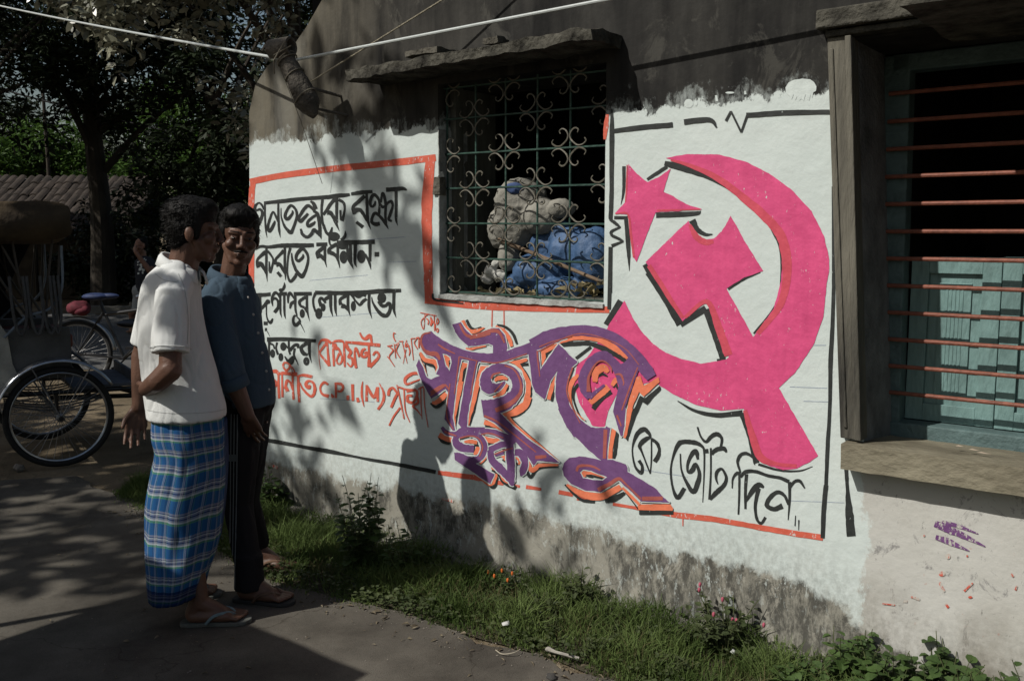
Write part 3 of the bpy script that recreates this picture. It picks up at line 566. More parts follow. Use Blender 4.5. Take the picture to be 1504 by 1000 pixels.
hd = MB(); hd.box((1.06, -.075, 2.262), (2.7, .03, 2.325)); hd.box((1.085, -.05, 2.236), (2.7, .03, 2.258)); hd.box((1.35, -.12, 2.335), (2.7, .03, 2.40))
hd.build('window_head', M_SHADE, house, bevel=.006)
q = wl(1322, 9, .58); cj = rough(gridbox((q.x, -.58, q.z), (q.x+2.0, .02, q.z+.07), (40, 8, 2)), .008, 12); cj.build('window_chajja', M_SHADE, house, smooth=True)  # sunshade slab over the shuttered window, depth set to shade its bars
si = gridbox((1.208, -.085, .765), (2.7, .40, .853), (30, 8, 2)); si.v = [(x, y, z-.105*max(0, y)) if z > .8 else (x, y, z) for x, y, z in si.v]; rough(si, .004, 18)
si.build('window_sill', mat('ochre_cement_sill', (.185, .16, .11), .85, .4, 5, .5, 40, stretch=(.6,1,1), col2=(.30, .275, .2)), house, smooth=True)
YF = .335
fl = [wl(x, y, -YF) for x, y in ((1311, 95), (1294, 600), (1337, 95), (1321, 600))]
def xz(a, b_, z): return a.x+(b_.x-a.x)*(z-a.z)/(b_.z-a.z)
fw = MB(); leanbox(fw, xz(fl[0], fl[1], 2.22)-.03, xz(fl[2], fl[3], 2.22), xz(fl[0], fl[1], .80)-.03, xz(fl[2], fl[3], .80), YF, YF+.08, 2.22, .80)
fw.box((xz(fl[0], fl[1], .9), YF-.015, .79), (2.6, YF+.085, .872)); fw.box((1.2, YF, 2.16), (2.6, YF+.08, 2.222))
win = fw.build('shuttered_window', M_TEALD, house, bevel=.006)
def shutter(x0, x1, y0, zt, zb):
    m = MB(); wst = .062
    m.box((x0, y0, zb), (x0+wst, y0+.035, zt)); m.box((x1-wst, y0, zb), (x1, y0+.035, zt))
    m.box((x0+wst, y0+.001, zt-.06), (x1-wst, y0+.034, zt)); m.box((x0+wst, y0+.001, zb), (x1-wst, y0+.034, zb+.065))
    m.box((x0+wst, y0+.018, zb+.06), (x1-wst, y0+.028, zt-.055))
    m.box((x0+wst+.035, y0+.010, zb+.10), (x1-wst-.035, y0+.02, zt-.095))
    cx = (x0+x1)/2
    for k in range(-2, 3): m.box((cx-.004+k*.013, y0+.0075, zb+.105), (cx+.004+k*.013, y0+.012, zt-.10))
    return m.build('shutter', M_TEAL, win, bevel=.003)
ztop = wl(1400, 378, -(YF+.07)).z
sx = [wl(x, 500, -(YF+.07)).x for x in (1334, 1466)]; sw = sx[1]-sx[0]
shutter(sx[0], sx[1], YF+.068, ztop, .876); shutter(sx[1]+.004, sx[1]+.004+sw, YF+.060, ztop+.004, .876); shutter(sx[1]+.008+sw, sx[1]+.008+2*sw, YF+.068, ztop, .876)
bar_y = [547, 447, 352, 258, 152, 42]
zb_ = [wl(1180+500/2.5, 360+y/2.5+4, -(YF-.015)).z for y in bar_y]
dz = (zb_[5]-zb_[0])/5
for k in range(13):
    z = zb_[0]+dz*k
    if z > 2.15: break
    m = MB(); m.tube([(1.2+.0, YF-.016, z), (2.58, YF-.016, z-.004)], .0078, 8); m.build('security_bar', M_RUST, win, smooth=True)

# ---- the paint
def read(data):
    for (x0, y0, sc), txt in data:
        for line in txt.split('\n'):
            for item in line.split('|'):
                item = item.strip()
                if not item: continue
                if item[0] == 'E':
                    cx, cy, rx, ry = [float(t) for t in item[1:].split(',')]
                    yield 'P', [[(x0+(cx+rx*math.cos(a))/sc, y0+(cy+ry*math.sin(a))/sc) for a in [2*math.pi*k/22 for k in range(22)]]]
                elif item[0] == 'P':
                    polys = []
                    for part in item[1:].split('H'):
                        polys.append([(x0+float(a)/sc, y0+float(b_)/sc) for a, b_ in [t.split(',') for t in part.split()]])
                    yield 'P', polys
                else:
                    yield 'S', [(x0+float(a)/sc, y0+float(b_)/sc, float(c)/sc) for a, b_, c in [t.split(',') for t in item.split()]]
def soft(poly):                                # hand-painted edges: corners stay, long sides wobble a little
    out = []
    n = len(poly)
    for i in range(n):
        a = Vector(poly[i]); b_ = Vector(poly[(i+1) % n]); L = (b_-a).length; k = max(1, int(L/2.6))
        nn = Vector((-(b_-a).y, (b_-a).x)); nn = nn.normalized() if nn.length > 0 else nn
        for j in range(k):
            p = a.lerp(b_, j/k)
            if j: p = p+nn*(noise.noise(Vector((p.x*.09, p.y*.09, 3)))*.8+noise.noise(Vector((p.x*.5, p.y*.5, 8)))*.35)
            out.append((p.x, p.y))
    return out
def lay(name, data, m, base, parent, grow=1., smooth_poly=False, rim=0.):
    mb = MB(); idx = 0
    items = list(read(data))
    if rim:                                    # a pale line brushed round every shape
        new = []
        for kd, D_ in items:
            if kd == 'S': new.append(('S', [(p[0], p[1], p[2]+2*rim) for p in D_]))
            else:
                for p in D_:
                    for a, b_ in zip(p, p[1:]+p[:1]): new.append(('S', [(a[0], a[1], 2*rim), ((a[0]+b_[0])/2, (a[1]+b_[1])/2, 2*rim), (b_[0], b_[1], 2*rim)]))
        items = new
    for kd, D_ in items:
        off = base+(idx % 14)*.00004; idx += 1
        if kd == 'P':
            polys = [soft([tuple(q) for q in catmull(p+[p[0]], 3)[:-1]] if smooth_poly else p) for p in D_]
            flat = [p for poly in polys for p in poly]
            tri = tessellate_polygon([[Vector((p[0], p[1], 0)) for p in poly] for poly in polys])
            vs = [wl(x, y, off) for x, y in flat]; fs = []
            for t in tri:
                a, b_, c = [vs[i] for i in t]
                nrm = (b_-a).cross(c-a); fs.append(tuple(t) if nrm.y < 0 else tuple(t[::-1]))
            mb.add(vs, fs)
        else:
            P = catmull(D_, 6); vs = []; n = len(P)
            for i, p in enumerate(P):
                a = P[max(0, i-1)]; b_ = P[min(n-1, i+1)]; tx, ty = b_[0]-a[0], b_[1]-a[1]; L = math.hypot(tx, ty) or 1
                nx, ny = -ty/L, tx/L; hw = max(.18, p[2]*.5*grow)
                wob = 1+.14*noise.noise(Vector((p[0]*.35, p[1]*.35, 1.7)))+.10*noise.noise(Vector((p[0]*1.3, p[1]*1.3, 4))); wob2 = 1+.14*noise.noise(Vector((p[0]*.35, p[1]*.35, 9.1)))+.10*noise.noise(Vector((p[0]*1.3, p[1]*1.3, 6)))
                o2 = off+i*.0000015
                vs.append(wl(p[0]+nx*hw*wob, p[1]+ny*hw*wob, o2)); vs.append(wl(p[0]-nx*hw*wob2, p[1]-ny*hw*wob2, o2))
            fs = []
            for i in range(n-1):
                q = (2*i, 2*i+1, 2*i+3, 2*i+2); nrm = (vs[q[1]]-vs[q[0]]).cross(vs[q[2]]-vs[q[0]])
                fs.append(q if nrm.y < 0 else q[::-1])
            mb.add(vs, fs)
    return mb.build(name, m, parent)
P_BLACK = paint('black_paint', (.022, .026, .025), .40); P_RED = paint('red_paint', (.66, .125, .075), .47)
P_PINK = paint('pink_paint', (.71, .074, .225), .43); P_PURP = paint('purple_paint', (.165, .068, .20), .41)
P_ORNG = paint('orange_paint', (.84, .22, .11), .39); P_BRWN = paint('brick_paint', (.40, .10, .085), .40)
P_CRIM = paint('crimson_paint', (.62, .072, .115), .36); P_BLUE = paint('blue_chalk', (.33, .39, .5), .52)
ln = lay('guide_lines', GUIDE_LINES, P_BLUE, .0006, house)
lay('red_frame', BORDER_RED[:1], P_RED, .0014, house); lay('red_base_rule', BORDER_RED[1:], P_RED, .0014, house); lay('black_frame', BORDER_BLACK[:2], P_BLACK, .0022, house); lay('black_rule', BORDER_BLACK[2:], P_BLACK, .0022, house)
lay('black_slogan', BLACK_SLOGAN[:7], P_BLACK, .0014, house, 1.04); lay('black_appeal', BLACK_SLOGAN[7:], P_BLACK, .0014, house, 1.04); lay('red_slogan', RED_SLOGAN[:2], P_RED, .0022, house, 1.0); lay('thin_red_lettering', RED_SLOGAN[2:], P_RED, .0030, house, 1.0)
em = lay('hammer_and_sickle', HAM_PINK, P_PINK, .0014, house)
lay('edge_band', HAM_LINE, P_CRIM, .0020, em); lay('drop_shade', HAM_BLACK, P_BLACK, .0007, em)
sr = lay('star', STAR_PINK, P_PINK, .0016, house); lay('edge_band', STAR_LINE, P_CRIM, .0022, sr); lay('drop_shade', STAR_BLACK, P_BLACK, .0007, sr)
gf = lay('shaded_name_lettering', GR_PURPLE, P_PURP, .0058, house)
RIM = [g_ for k_, g_ in enumerate(GR_PURPLE) if k_ not in (4, 5)]+[(GR_PURPLE[4][0], GR_PURPLE[4][1].split('\n')[0])]
lay('white_rim', RIM, paint('white_rim_paint', (.64, .70, .68), .2), .0050, gf, rim=1.5)
lay('drop_shade', GR_BLACK, P_BLACK, .0034, gf); lay('orange_rim', GR_ORANGE, P_ORNG, .0042, gf); lay('inner_line', GR_LINE, P_BRWN, .0066, gf)
lay('whitewash_daub', [((880, 0, 3.958), 'P1085,540 1083,510 1100,482 1135,465 1180,458 1225,462 1250,480 1263,505 1260,530 1245,538 1238,570 1228,550 1222,585 1210,580 1200,550 1190,588 1175,575 1165,585 1150,560 1140,585 1130,550 1118,580 1108,560|E520,603,26,26|E562,602,10,16|E760,540,26,6|680,555,12 684,590,14|848,530,8 850,550,14')], paint('lime_paint', (.62, .69, .67), .40, (.1, .09, .08)), .0012, house)
lay('purple_brush_mark', MARKS_PURPLE, paint('purple_dry_paint', (.17, .065, .21), .555, (.53, .52, .47)), .0026, house)
lay('red_paint_spots', MARKS_RED, paint('red_dry_paint', (.6, .1, .06), .60, (.53, .5, .45)), .0026, house)
# ---------------------------------------------------------------- ground, lane, road
rng = np.random.default_rng(11)
def poly_sheet(name, pts, z, m, cuts=0):
    tri = tessellate_polygon([[Vector((p[0], p[1], 0)) for p in pts]]); mb = MB(); fs = []
    for t in tri:
        a, b_, c = [Vector((pts[i][0], pts[i][1], 0)) for i in t]
        fs.append(tuple(t) if (b_-a).cross(c-a).z > 0 else tuple(t[::-1]))
    mb.add([(p[0], p[1], z) for p in pts], fs); o = mb.build(name, m); kind(o, 'structure'); return o
M_DIRT = mat('sandy_dirt', (.15, .118, .078), .95, .35, 1.4, .6, 30, spec=.05, col2=(.235, .19, .13))
M_LANE = mat('worn_lane', (.098, .089, .075), .9, .25, 2.6, .22, 260, spec=.12, col2=(.15, .137, .115))
def lane_mat(m):
    nt = m.node_tree; n = nt.nodes; l = nt.links; b = n['Principled BSDF']; src = b.inputs['Base Color'].links[0].from_socket; tc = n.new('ShaderNodeTexCoord')
    def mul(src, fac, col):
        k = n.new('ShaderNodeMix'); k.data_type = 'RGBA'; k.blend_type = 'MULTIPLY'; l.new(fac, k.inputs[0]); l.new(src, k.inputs[6]); k.inputs[7].default_value = col+(1,); return k.outputs[2]
    def ramp(sock, a, c):
        k = n.new('ShaderNodeMapRange'); k.inputs['From Min'].default_value = a; k.inputs['From Max'].default_value = c; l.new(sock, k.inputs[0]); return k.outputs[0]
    t = n.new('ShaderNodeTexNoise'); t.inputs['Scale'].default_value = 1.1; t.inputs['Detail'].default_value = 8; t.inputs['Roughness'].default_value = .7; l.new(tc.outputs['Object'], t.inputs[0]); src = mul(src, ramp(t.outputs[0], .5, .72), (.62, .6, .58))
    v = n.new('ShaderNodeTexVoronoi'); v.feature = 'DISTANCE_TO_EDGE'; v.inputs['Scale'].default_value = .9; ns = n.new('ShaderNodeTexNoise'); ns.inputs['Scale'].default_value = 5; ns.inputs['Detail'].default_value = 6; l.new(tc.outputs['Object'], ns.inputs[0]); mx = n.new('ShaderNodeMix'); mx.data_type = 'RGBA'; mx.inputs[0].default_value = .22; l.new(tc.outputs['Object'], mx.inputs[6]); l.new(ns.outputs['Color'], mx.inputs[7]); l.new(mx.outputs[2], v.inputs['Vector']); src = mul(src, ramp(v.outputs['Distance'], .0035, .0), (.62, .6, .58))
    g = n.new('ShaderNodeTexNoise'); g.inputs['Scale'].default_value = 330; g.inputs['Detail'].default_value = 3; l.new(tc.outputs['Object'], g.inputs[0]); src = mul(src, ramp(g.outputs[0], .52, .66), (.6, .6, .6))
    l.new(src, b.inputs['Base Color']); return m
lane_mat(M_LANE)
M_ROAD = mat('grey_asphalt', (.11, .11, .108), .9, .2, 1.0, .3, 60, spec=.15)
M_SOIL = mat('dark_soil', (.05, .042, .028), .95, .4, 6, .6, 40, col2=(.085, .075, .045))
poly_sheet('ground', [(-400, -200), (400, -200), (400, 600), (-400, 600)], -.012, M_DIRT)
lane_px = [(0, 706), (60, 702), (112, 699), (128, 707), (136, 716), (175, 727), (217, 740), (260, 770), (310, 800), (345, 825), (385, 850), (430, 862), (500, 880), (575, 895), (640, 915), (700, 945), (800, 962), (830, 985), (900, 1000)]
lane_edge = [ground(*p) for p in lane_px]
le = []
for i, p in enumerate(lane_edge[:-1]):
    q = lane_edge[i+1]; k = 12
    for j in range(k):
        t = p.lerp(q, j/k); le.append((t.x+.022*noise.noise(Vector((t.x*9, t.y*9, 0)))+.014*noise.noise(Vector((t.x*31, t.y*31, 0))), t.y+.022*noise.noise(Vector((t.x*9, t.y*9, 5)))+.014*noise.noise(Vector((t.x*31, t.y*31, 5)))))
lane = le+[tuple(wp(s, .57+.03*math.sin(s*3))[:2]) for s in (.8, 1.2, 1.6, 2.2, 3, 4, 6, 9)]+[tuple(wp(9, 5.2)[:2]), tuple(wp(-4.8, 5.2)[:2]), tuple(wp(-4.6, 1.6)[:2])]
poly_sheet('lane', lane, .004, M_LANE)
road = [(-60, 9.2), (-20, 10.4), (-6, 10.7), (6, 11.2), (60, 14), (60, 24), (6, 18.8), (-6, 18.2), (-20, 18.0), (-60, 17)]
poly_sheet('road', road, -.004, M_ROAD)
verge = [tuple(wp(s, -.05)[:2]) for s in (7, -2.2)]+[tuple(wp(s, d)[:2]) for s, d in ((-3.0, .02), (-3.15, .4), (-2.7, .43))]+[tuple(wp(s, d)[:2]) for s, d in ((-2.41, .53), (-1.78, .61), (-1.18, .74), (-.9, .73), (-.46, .63), (0, .6), (.29, .56), (.6, .59), (1.2, .6), (7, .62))]
poly_sheet('verge_soil', verge, -.002, M_SOIL)
# broken foot of the wall
ft = rough(gridbox((-2.2, -.075, -.03), (2.9, -.002, .055), (90, 2, 2)), .018, 11); ft.v = [(x, y-(.03 if .05 < x < .7 else 0), z-.02+.025*noise.noise(Vector((x*3, 0, 4)))) for x, y, z in ft.v]
ft.build('footing', mat('grey_plinth', (.2, .19, .16), .95, .5, 9, .8, 50, col2=(.3, .29, .25)), house, smooth=True)

# ---------------------------------------------------------------- grass on the verge (nobody could count it)
def verge_width(s):
    xs = [-3.2, -2.9, -2.41, -1.78, -1.18, -.9, -.46, 0, .29, .6, 1.2, 3.2]; ys = [.35, .45, .53, .61, .73, .72, .63, .60, .56, .585, .62, .62]
    return np.interp(s, xs, ys)
def blades(n, smin, smax, hmin, hmax, wdt, dfun, name, m, seed):
    r = np.random.default_rng(seed); s = r.uniform(smin, smax, n); f = r.random(n)
    d = dfun(s, f, r)
    # patchy: keep where a cheap noise is high
    pn = np.array([noise.noise(Vector((a*4.2, b_*4.2, seed))) for a, b_ in zip(s, d)]); keep = pn > r.uniform(-.85, .3, n); s, d, f, pn = s[keep], d[keep], f[keep], pn[keep]
    n = len(s); h = r.uniform(hmin, hmax, n)*(1+.9*np.clip(pn, -.4, .7))
    edge_f = np.clip((verge_width(s)-d)/.14, .22, 1); h = h*edge_f
    base = np.stack([W0.x+WD.x*s+WN.x*d, W0.y+WD.y*s+WN.y*d, np.zeros(n)], 1)
    a = r.uniform(0, 2*np.pi, n); ln = r.uniform(.15, .95, n)*h; dirv = np.stack([np.cos(a), np.sin(a), np.zeros(n)], 1)
    b2 = r.uniform(0, 2*np.pi, n); side = np.stack([np.cos(b2), np.sin(b2), np.zeros(n)], 1)*(wdt*r.uniform(.6, 1.3, n))[:, None]
    mid = base+dirv*(ln*.35)[:, None]; mid[:, 2] = h*.62
    tip = base+dirv*ln[:, None]; tip[:, 2] = h*r.uniform(.75, 1.05, n)
    q1 = np.stack([base-side, base+side, mid+side*.8, mid-side*.8], 1); q2 = np.stack([mid-side*.8, mid+side*.8, tip+side*.1, tip-side*.1], 1)
    return np.concatenate([q1, q2], 0)
M_GRASS = mat('grass', (.088, .15, .034), .7, .4, 2.2, spec=.15, col2=(.175, .24, .075), trans=.3)
M_GRASSD = mat('dry_grass', (.14, .125, .06), .8, .4, 5, spec=.1, trans=.2)
V = blades(60000, -3.1, 2.9, .035, .115, .0022, lambda s, f, r: verge_width(s)*(f**.8)+r.normal(0, .02, len(s)), 'g', None, 3)
g = quads('verge_grass', V, M_GRASS); kind(g, 'stuff')
V = blades(13000, -2.6, 2.9, .02, .085, .0016, lambda s, f, r: verge_width(s)*(.35+.68*f)+r.normal(0, .035, len(s)), 'g', None, 5)
g = quads('dry_grass', V, M_GRASSD); kind(g, 'stuff')

# ---------------------------------------------------------------- leaves, weeds
def leaf_verts(c, d, up, L, Wd, cup=.25, rnd=False):
    """one folded leaf as two quads either side of its rib"""
    d = d.normalized(); s = d.cross(up); s = s.normalized() if s.length > 1e-5 else d.orthogonal().normalized(); n = s.cross(d)
    if rnd: t = (.0, .28, .62, .9); wv = (.12, .95, .95, .30)
    else: t = (.0, .3, .65, 1.); wv = (.08, .9, .62, .03)
    out = []
    mid = [c+d*L*k-n*(L*.18*k*k) for k in t]
    ed = [[m_+s*sg*Wd*.5*wk+n*Wd*cup*wk for m_, wk in zip(mid, wv)] for sg in (-1, 1)]
    for i in range(3):
        out.append([mid[i], mid[i+1], ed[0][i+1], ed[0][i]]); out.append([mid[i], ed[1][i], ed[1][i+1], mid[i+1]])
    return out
def weed(name, label, pos, h, spread, nst, nl, L, Wd, col, group=None, rnd=True, flower=None, seed=1, lean=(0, 0)):
    r = random.Random(seed); root = thing(name, label, 'weed', pos, r.uniform(0, 6), group)
    st = MB(); V = []; F = MB()
    for i in range(nst):
        a = r.uniform(0, 2*math.pi); rr = spread*math.sqrt(r.random()); hh = h*r.uniform(.55, 1.05)
        top = Vector((rr*math.cos(a)+lean[0], rr*math.sin(a)+lean[1], hh)); b0 = Vector((rr*.3*math.cos(a), rr*.3*math.sin(a), -.005)); mid = (b0+top)*.5+Vector((r.uniform(-.02, .02), r.uniform(-.02, .02), hh*.08))
        P = [b0, mid, top]; P = [Vector(q) for q in catmull(P, 4)]
        st.tube(P, [.0028*(1-.6*k/len(P)) for k in range(len(P))], 5)
        for k in range(nl):
            f = .18+.82*(k+r.random()*.6)/nl; p = P[min(len(P)-1, int(f*(len(P)-1)))]
            a2 = k*2.4+r.uniform(-.5, .5); d = Vector((math.cos(a2), math.sin(a2), r.uniform(-.15, .55)))
            sc = (1.15-.5*f)*r.uniform(.6, 1.15)
            V += leaf_verts(p+d*.006, d, Vector((r.uniform(-.3, .3), r.uniform(-.3, .3), 1)), L*sc, Wd*sc, r.uniform(.05, .3), rnd)
        if flower and r.random() < .16: F.ell(top+Vector((0, 0, .008)), (.007, .006, .010), nu=7, nv=5)
    quads('leaves', [[tuple(p) for p in q] for q in V], col, root)
    st.build('stems', M_STEM, root, smooth=True)
    if flower and F.v: F.build('flowers', flower, root, smooth=True)
    return root
M_STEM = mat('weed_stem', (.07, .085, .03), .8, .3, 30)
M_LEAF = mat('weed_leaf', (.065, .125, .032), .55, .35, 7, .2, 60, spec=.3, col2=(.10, .165, .045), trans=.25)
M_LEAF2 = mat('dull_weed_leaf', (.055, .085, .03), .6, .4, 9, spec=.25, col2=(.10, .125, .05), trans=.25)
M_PINKF = mat('pink_petal', (.45, .10, .15), .6, .2, 30)
M_ORF = mat('orange_petal', (.7, .16, .03), .6, .2, 30)
def gp(px, py, lift=0): p = ground(px, py); return (p.x, p.y, lift)
weed('leafy_weed', 'bushy round-leaved weed leaning on the wall under the black rule', gp(531, 836), .42, .13, 22, 11, .062, .052, M_LEAF, seed=2)
weed('leafy_weed', 'small dark weed growing beside the bushy one in the shadow of the men', gp(588, 846), .26, .11, 14, 9, .055, .036, M_LEAF, rnd=False, seed=3)
weed('leafy_weed', 'low weed in the grass behind the legs of the man in the blue shirt', wp(-1.95, .08), .30, .13, 16, 9, .07, .045, M_LEAF, seed=4)
weed('flowering_weed', 'sprawling weed with pink flower spikes by the flat stone', gp(1062, 958), .21, .15, 26, 8, .042, .032, M_LEAF2, flower=M_PINKF, seed=5)
weed('flowering_weed', 'weed with orange flowers in the shadow at the foot of the wall', gp(728, 868), .09, .10, 10, 6, .03, .02, M_LEAF, flower=M_ORF, seed=6)
weed('leafy_weed', 'upright weed touching the wall right of the broad shadow', gp(850, 893), .17, .12, 16, 8, .042, .03, M_LEAF2, seed=8)
weed('leafy_weed', 'broad-leaved weed in the middle of the sunlit grass', gp(800, 912), .13, .13, 14, 7, .04, .026, M_LEAF2, rnd=False, seed=9)
weed('leafy_weed', 'creeping weed at the foot of the wall left of the pink flowers', gp(905, 915), .10, .15, 16, 7, .035, .022, M_LEAF2, rnd=False, seed=10)
i = 20
for s, d, h in ((1.28, .10, .19), (1.42, .2, .20), (1.55, .1, .24), (1.68, .22, .22), (1.8, .12, .23), (1.5, .3, .13), (1.95, .2, .25), (1.35, .35, .13), (1.7, .36, .16), (1.9, .34, .18), (1.6, .45, .12), (1.8, .48, .13), (1.45, .46, .11), (1.2, .3, .12), (1.62, .14, .2), (1.74, .3, .2)):
    i += 1; weed('broad_leaved_weed', 'broad-leaved green weed in the bed at the foot of the wall below the shuttered window', wp(s, d), h*1.02, .12, 16, 8, .062, .052, M_LEAF, 'broad-leaved weeds below the shuttered window', seed=i)
for k in range(16):
    s = [-.75, -.25, .1, .3, .55, .75, .95, 1.1, 1.2, .45, .85, 1.05, -1.5, -1.75, .65, .2][k]; d = [.12, .2, .3, .15, .25, .4, .2, .3, .12, .42, .1, .42, .12, .3, .12, .42][k]
    weed('low_weed', 'low small-leaved weed among the grass of the verge', wp(s, d), .085, .10, 13, 7, .03, .019, M_LEAF2, 'low weeds among the verge grass', rnd=k % 2 == 0, seed=60+k)
# stones and litter
M_STONE = mat('pale_stone', (.24, .22, .19), .9, .4, 12, .6, 60)
def stone(label, p, r, m=M_STONE, seed=0, name='stone'):
    mb = MB(); mb.ell((0, 0, r[2]*.55), r, nu=16, nv=10); rough(mb, min(r)*.45, 1.6/max(r), seed); o = mb.build(name, m, None, smooth=True, auto=0); o.location = p; o.rotation_euler = (0, 0, seed); return tag(o, label, 'stone')
stone('flat grey stone half sunk in grass beside the pink flowers', gp(972, 916), (.06, .035, .022), seed=.4)
stone('smaller pinkish stone just right of the flat grey one', gp(1010, 916), (.04, .028, .022), mat('pinkish_stone', (.3, .22, .19), .9, .3, 12), seed=1.2)
stone('dark pebble at the very bottom edge of the lane', gp(810, 997), (.022, .016, .014), mat('dark_stone', (.05, .048, .045), .9), seed=2)
stone('pale clod of earth on the dirt by the near cart wheel', gp(27, 690), (.035, .03, .025), seed=3)
bn = MB(); P = [ground(806, 953, .03), ground(816, 957, .035), ground(835, 962, .03), ground(850, 967, .02)]; bn.tube(P, [.009, .006, .006, .008], 7); bn.ell(P[0], (.014, .011, .010), nu=8, nv=6)
tag(bn.build('bone_stick', mat('bleached_stick', (.34, .32, .28), .8, .3, 30), None, smooth=True), 'bleached pale stick lying on the edge of the grass', 'stick')
wr = MB(); P = [tuple(q) for q in catmull([ground(728, 954, .01), ground(738, 960, .012), ground(755, 958, .02), ground(764, 953, .02)], 5)]; wr.tube(P, .0022, 5)
tag(wr.build('straw', mat('dry_straw', (.4, .36, .28), .8), None), 'thin curved straw lying where the lane meets the grass', 'straw')
def scrap(label, px, py, w_, col, z=.012, rot=0.3):
    mb = MB(); p = ground(px, py, z); a = Vector((math.cos(rot), math.sin(rot), .1))*w_; b_ = Vector((-math.sin(rot), math.cos(rot), .25))*w_*.6
    vs = []; fs = []
    for i_ in range(4):
        for j in range(3):
            q = p+a*(i_/3-.5)+b_*(j/2-.5)+Vector((0, 0, .008*noise.noise(Vector((i_*1.3, j*1.7, px))))); vs.append(q)
    for i_ in range(3):
        for j in range(2): fs.append((i_*3+j, i_*3+3+j, i_*3+4+j, i_*3+1+j))
    mb.add(vs, fs); o = mb.build('paper_scrap', mat('scrap', col, .6), None, smooth=True); m_ = o.modifiers.new('t', 'SOLIDIFY'); m_.thickness = .001; tag(o, label, 'litter')
scrap('crumpled white scrap caught in the grass left of the bleached stick', 743, 915, .03, (.6, .6, .58), .05)
scrap('small pale scrap beside the pink-flowered weed', 1077, 956, .025, (.5, .52, .5), .06, 1)

# clover-like ground cover and dry litter
r_ = np.random.default_rng(77); V = []; rc_ = random.Random(77)
while len(V) < 6*5200:
    s = rc_.uniform(-2.6, 2.3); f = rc_.random(); d = float(verge_width(s))*(f**.8)*1.02
    if noise.noise(Vector((s*3.1, d*4, 9))) < rc_.uniform(-.25, .35): continue
    p = wp(s, d, rc_.uniform(.012, .055)); a = rc_.uniform(0, 6.28); L = rc_.uniform(.012, .026)
    V += leaf_verts(p, Vector((math.cos(a), math.sin(a), rc_.uniform(-.1, .4))), Vector((rc_.uniform(-.4, .4), rc_.uniform(-.4, .4), 1)), L, L*.8, .15, True)
kind(quads('ground_cover', [[tuple(q) for q in x] for x in V], M_LEAF2), 'stuff')
V = []
for k in range(420):
    if rc_.random() < .55: s = rc_.uniform(-2.8, 1.5); d = float(verge_width(s))+abs(rc_.gauss(0, .10))
    else: s = rc_.uniform(-3, 1.2); d = rc_.uniform(.6, 2.2)
    L = rc_.uniform(.008, .026) if d > .75 else rc_.uniform(.01, .04); a = rc_.uniform(0, 6.28)
    V += leaf_verts(wp(s, d, .007+rc_.uniform(0, .004)), Vector((math.cos(a), math.sin(a), rc_.uniform(-.1, .2))), Vector((rc_.uniform(-.5, .5), rc_.uniform(-.5, .5), 1)), L, L*rc_.uniform(.15, .6), .4)
kind(quads('leaf_litter', [[tuple(q) for q in x] for x in V], mat('dry_litter', (.15, .115, .07), .85, .5, 40, col2=(.26, .22, .15))), 'stuff')
gb = MB()
for k in range(900):
    s = rc_.uniform(-3.6, 1.4); d = rc_.uniform(.5, 2.4) if rc_.random() < .5 else float(verge_width(s))+abs(rc_.gauss(0, .06)); rr_g = rc_.uniform(.0015, .005)
    p = wp(s, d, .004+rr_g*.4); a = [Vector((rr_g*rc_.uniform(.7, 1.3), 0, 0)), Vector((0, rr_g*rc_.uniform(.7, 1.3), 0)), Vector((0, 0, rr_g*.8))]
    gb.add([p+a[0], p+a[1], p-a[0], p-a[1], p+a[2]], [(0, 1, 4), (1, 2, 4), (2, 3, 4), (3, 0, 4)])
kind(gb.build('grit', mat('grit', (.14, .12, .1), .9, .5, 30, col2=(.3, .27, .23))), 'stuff')
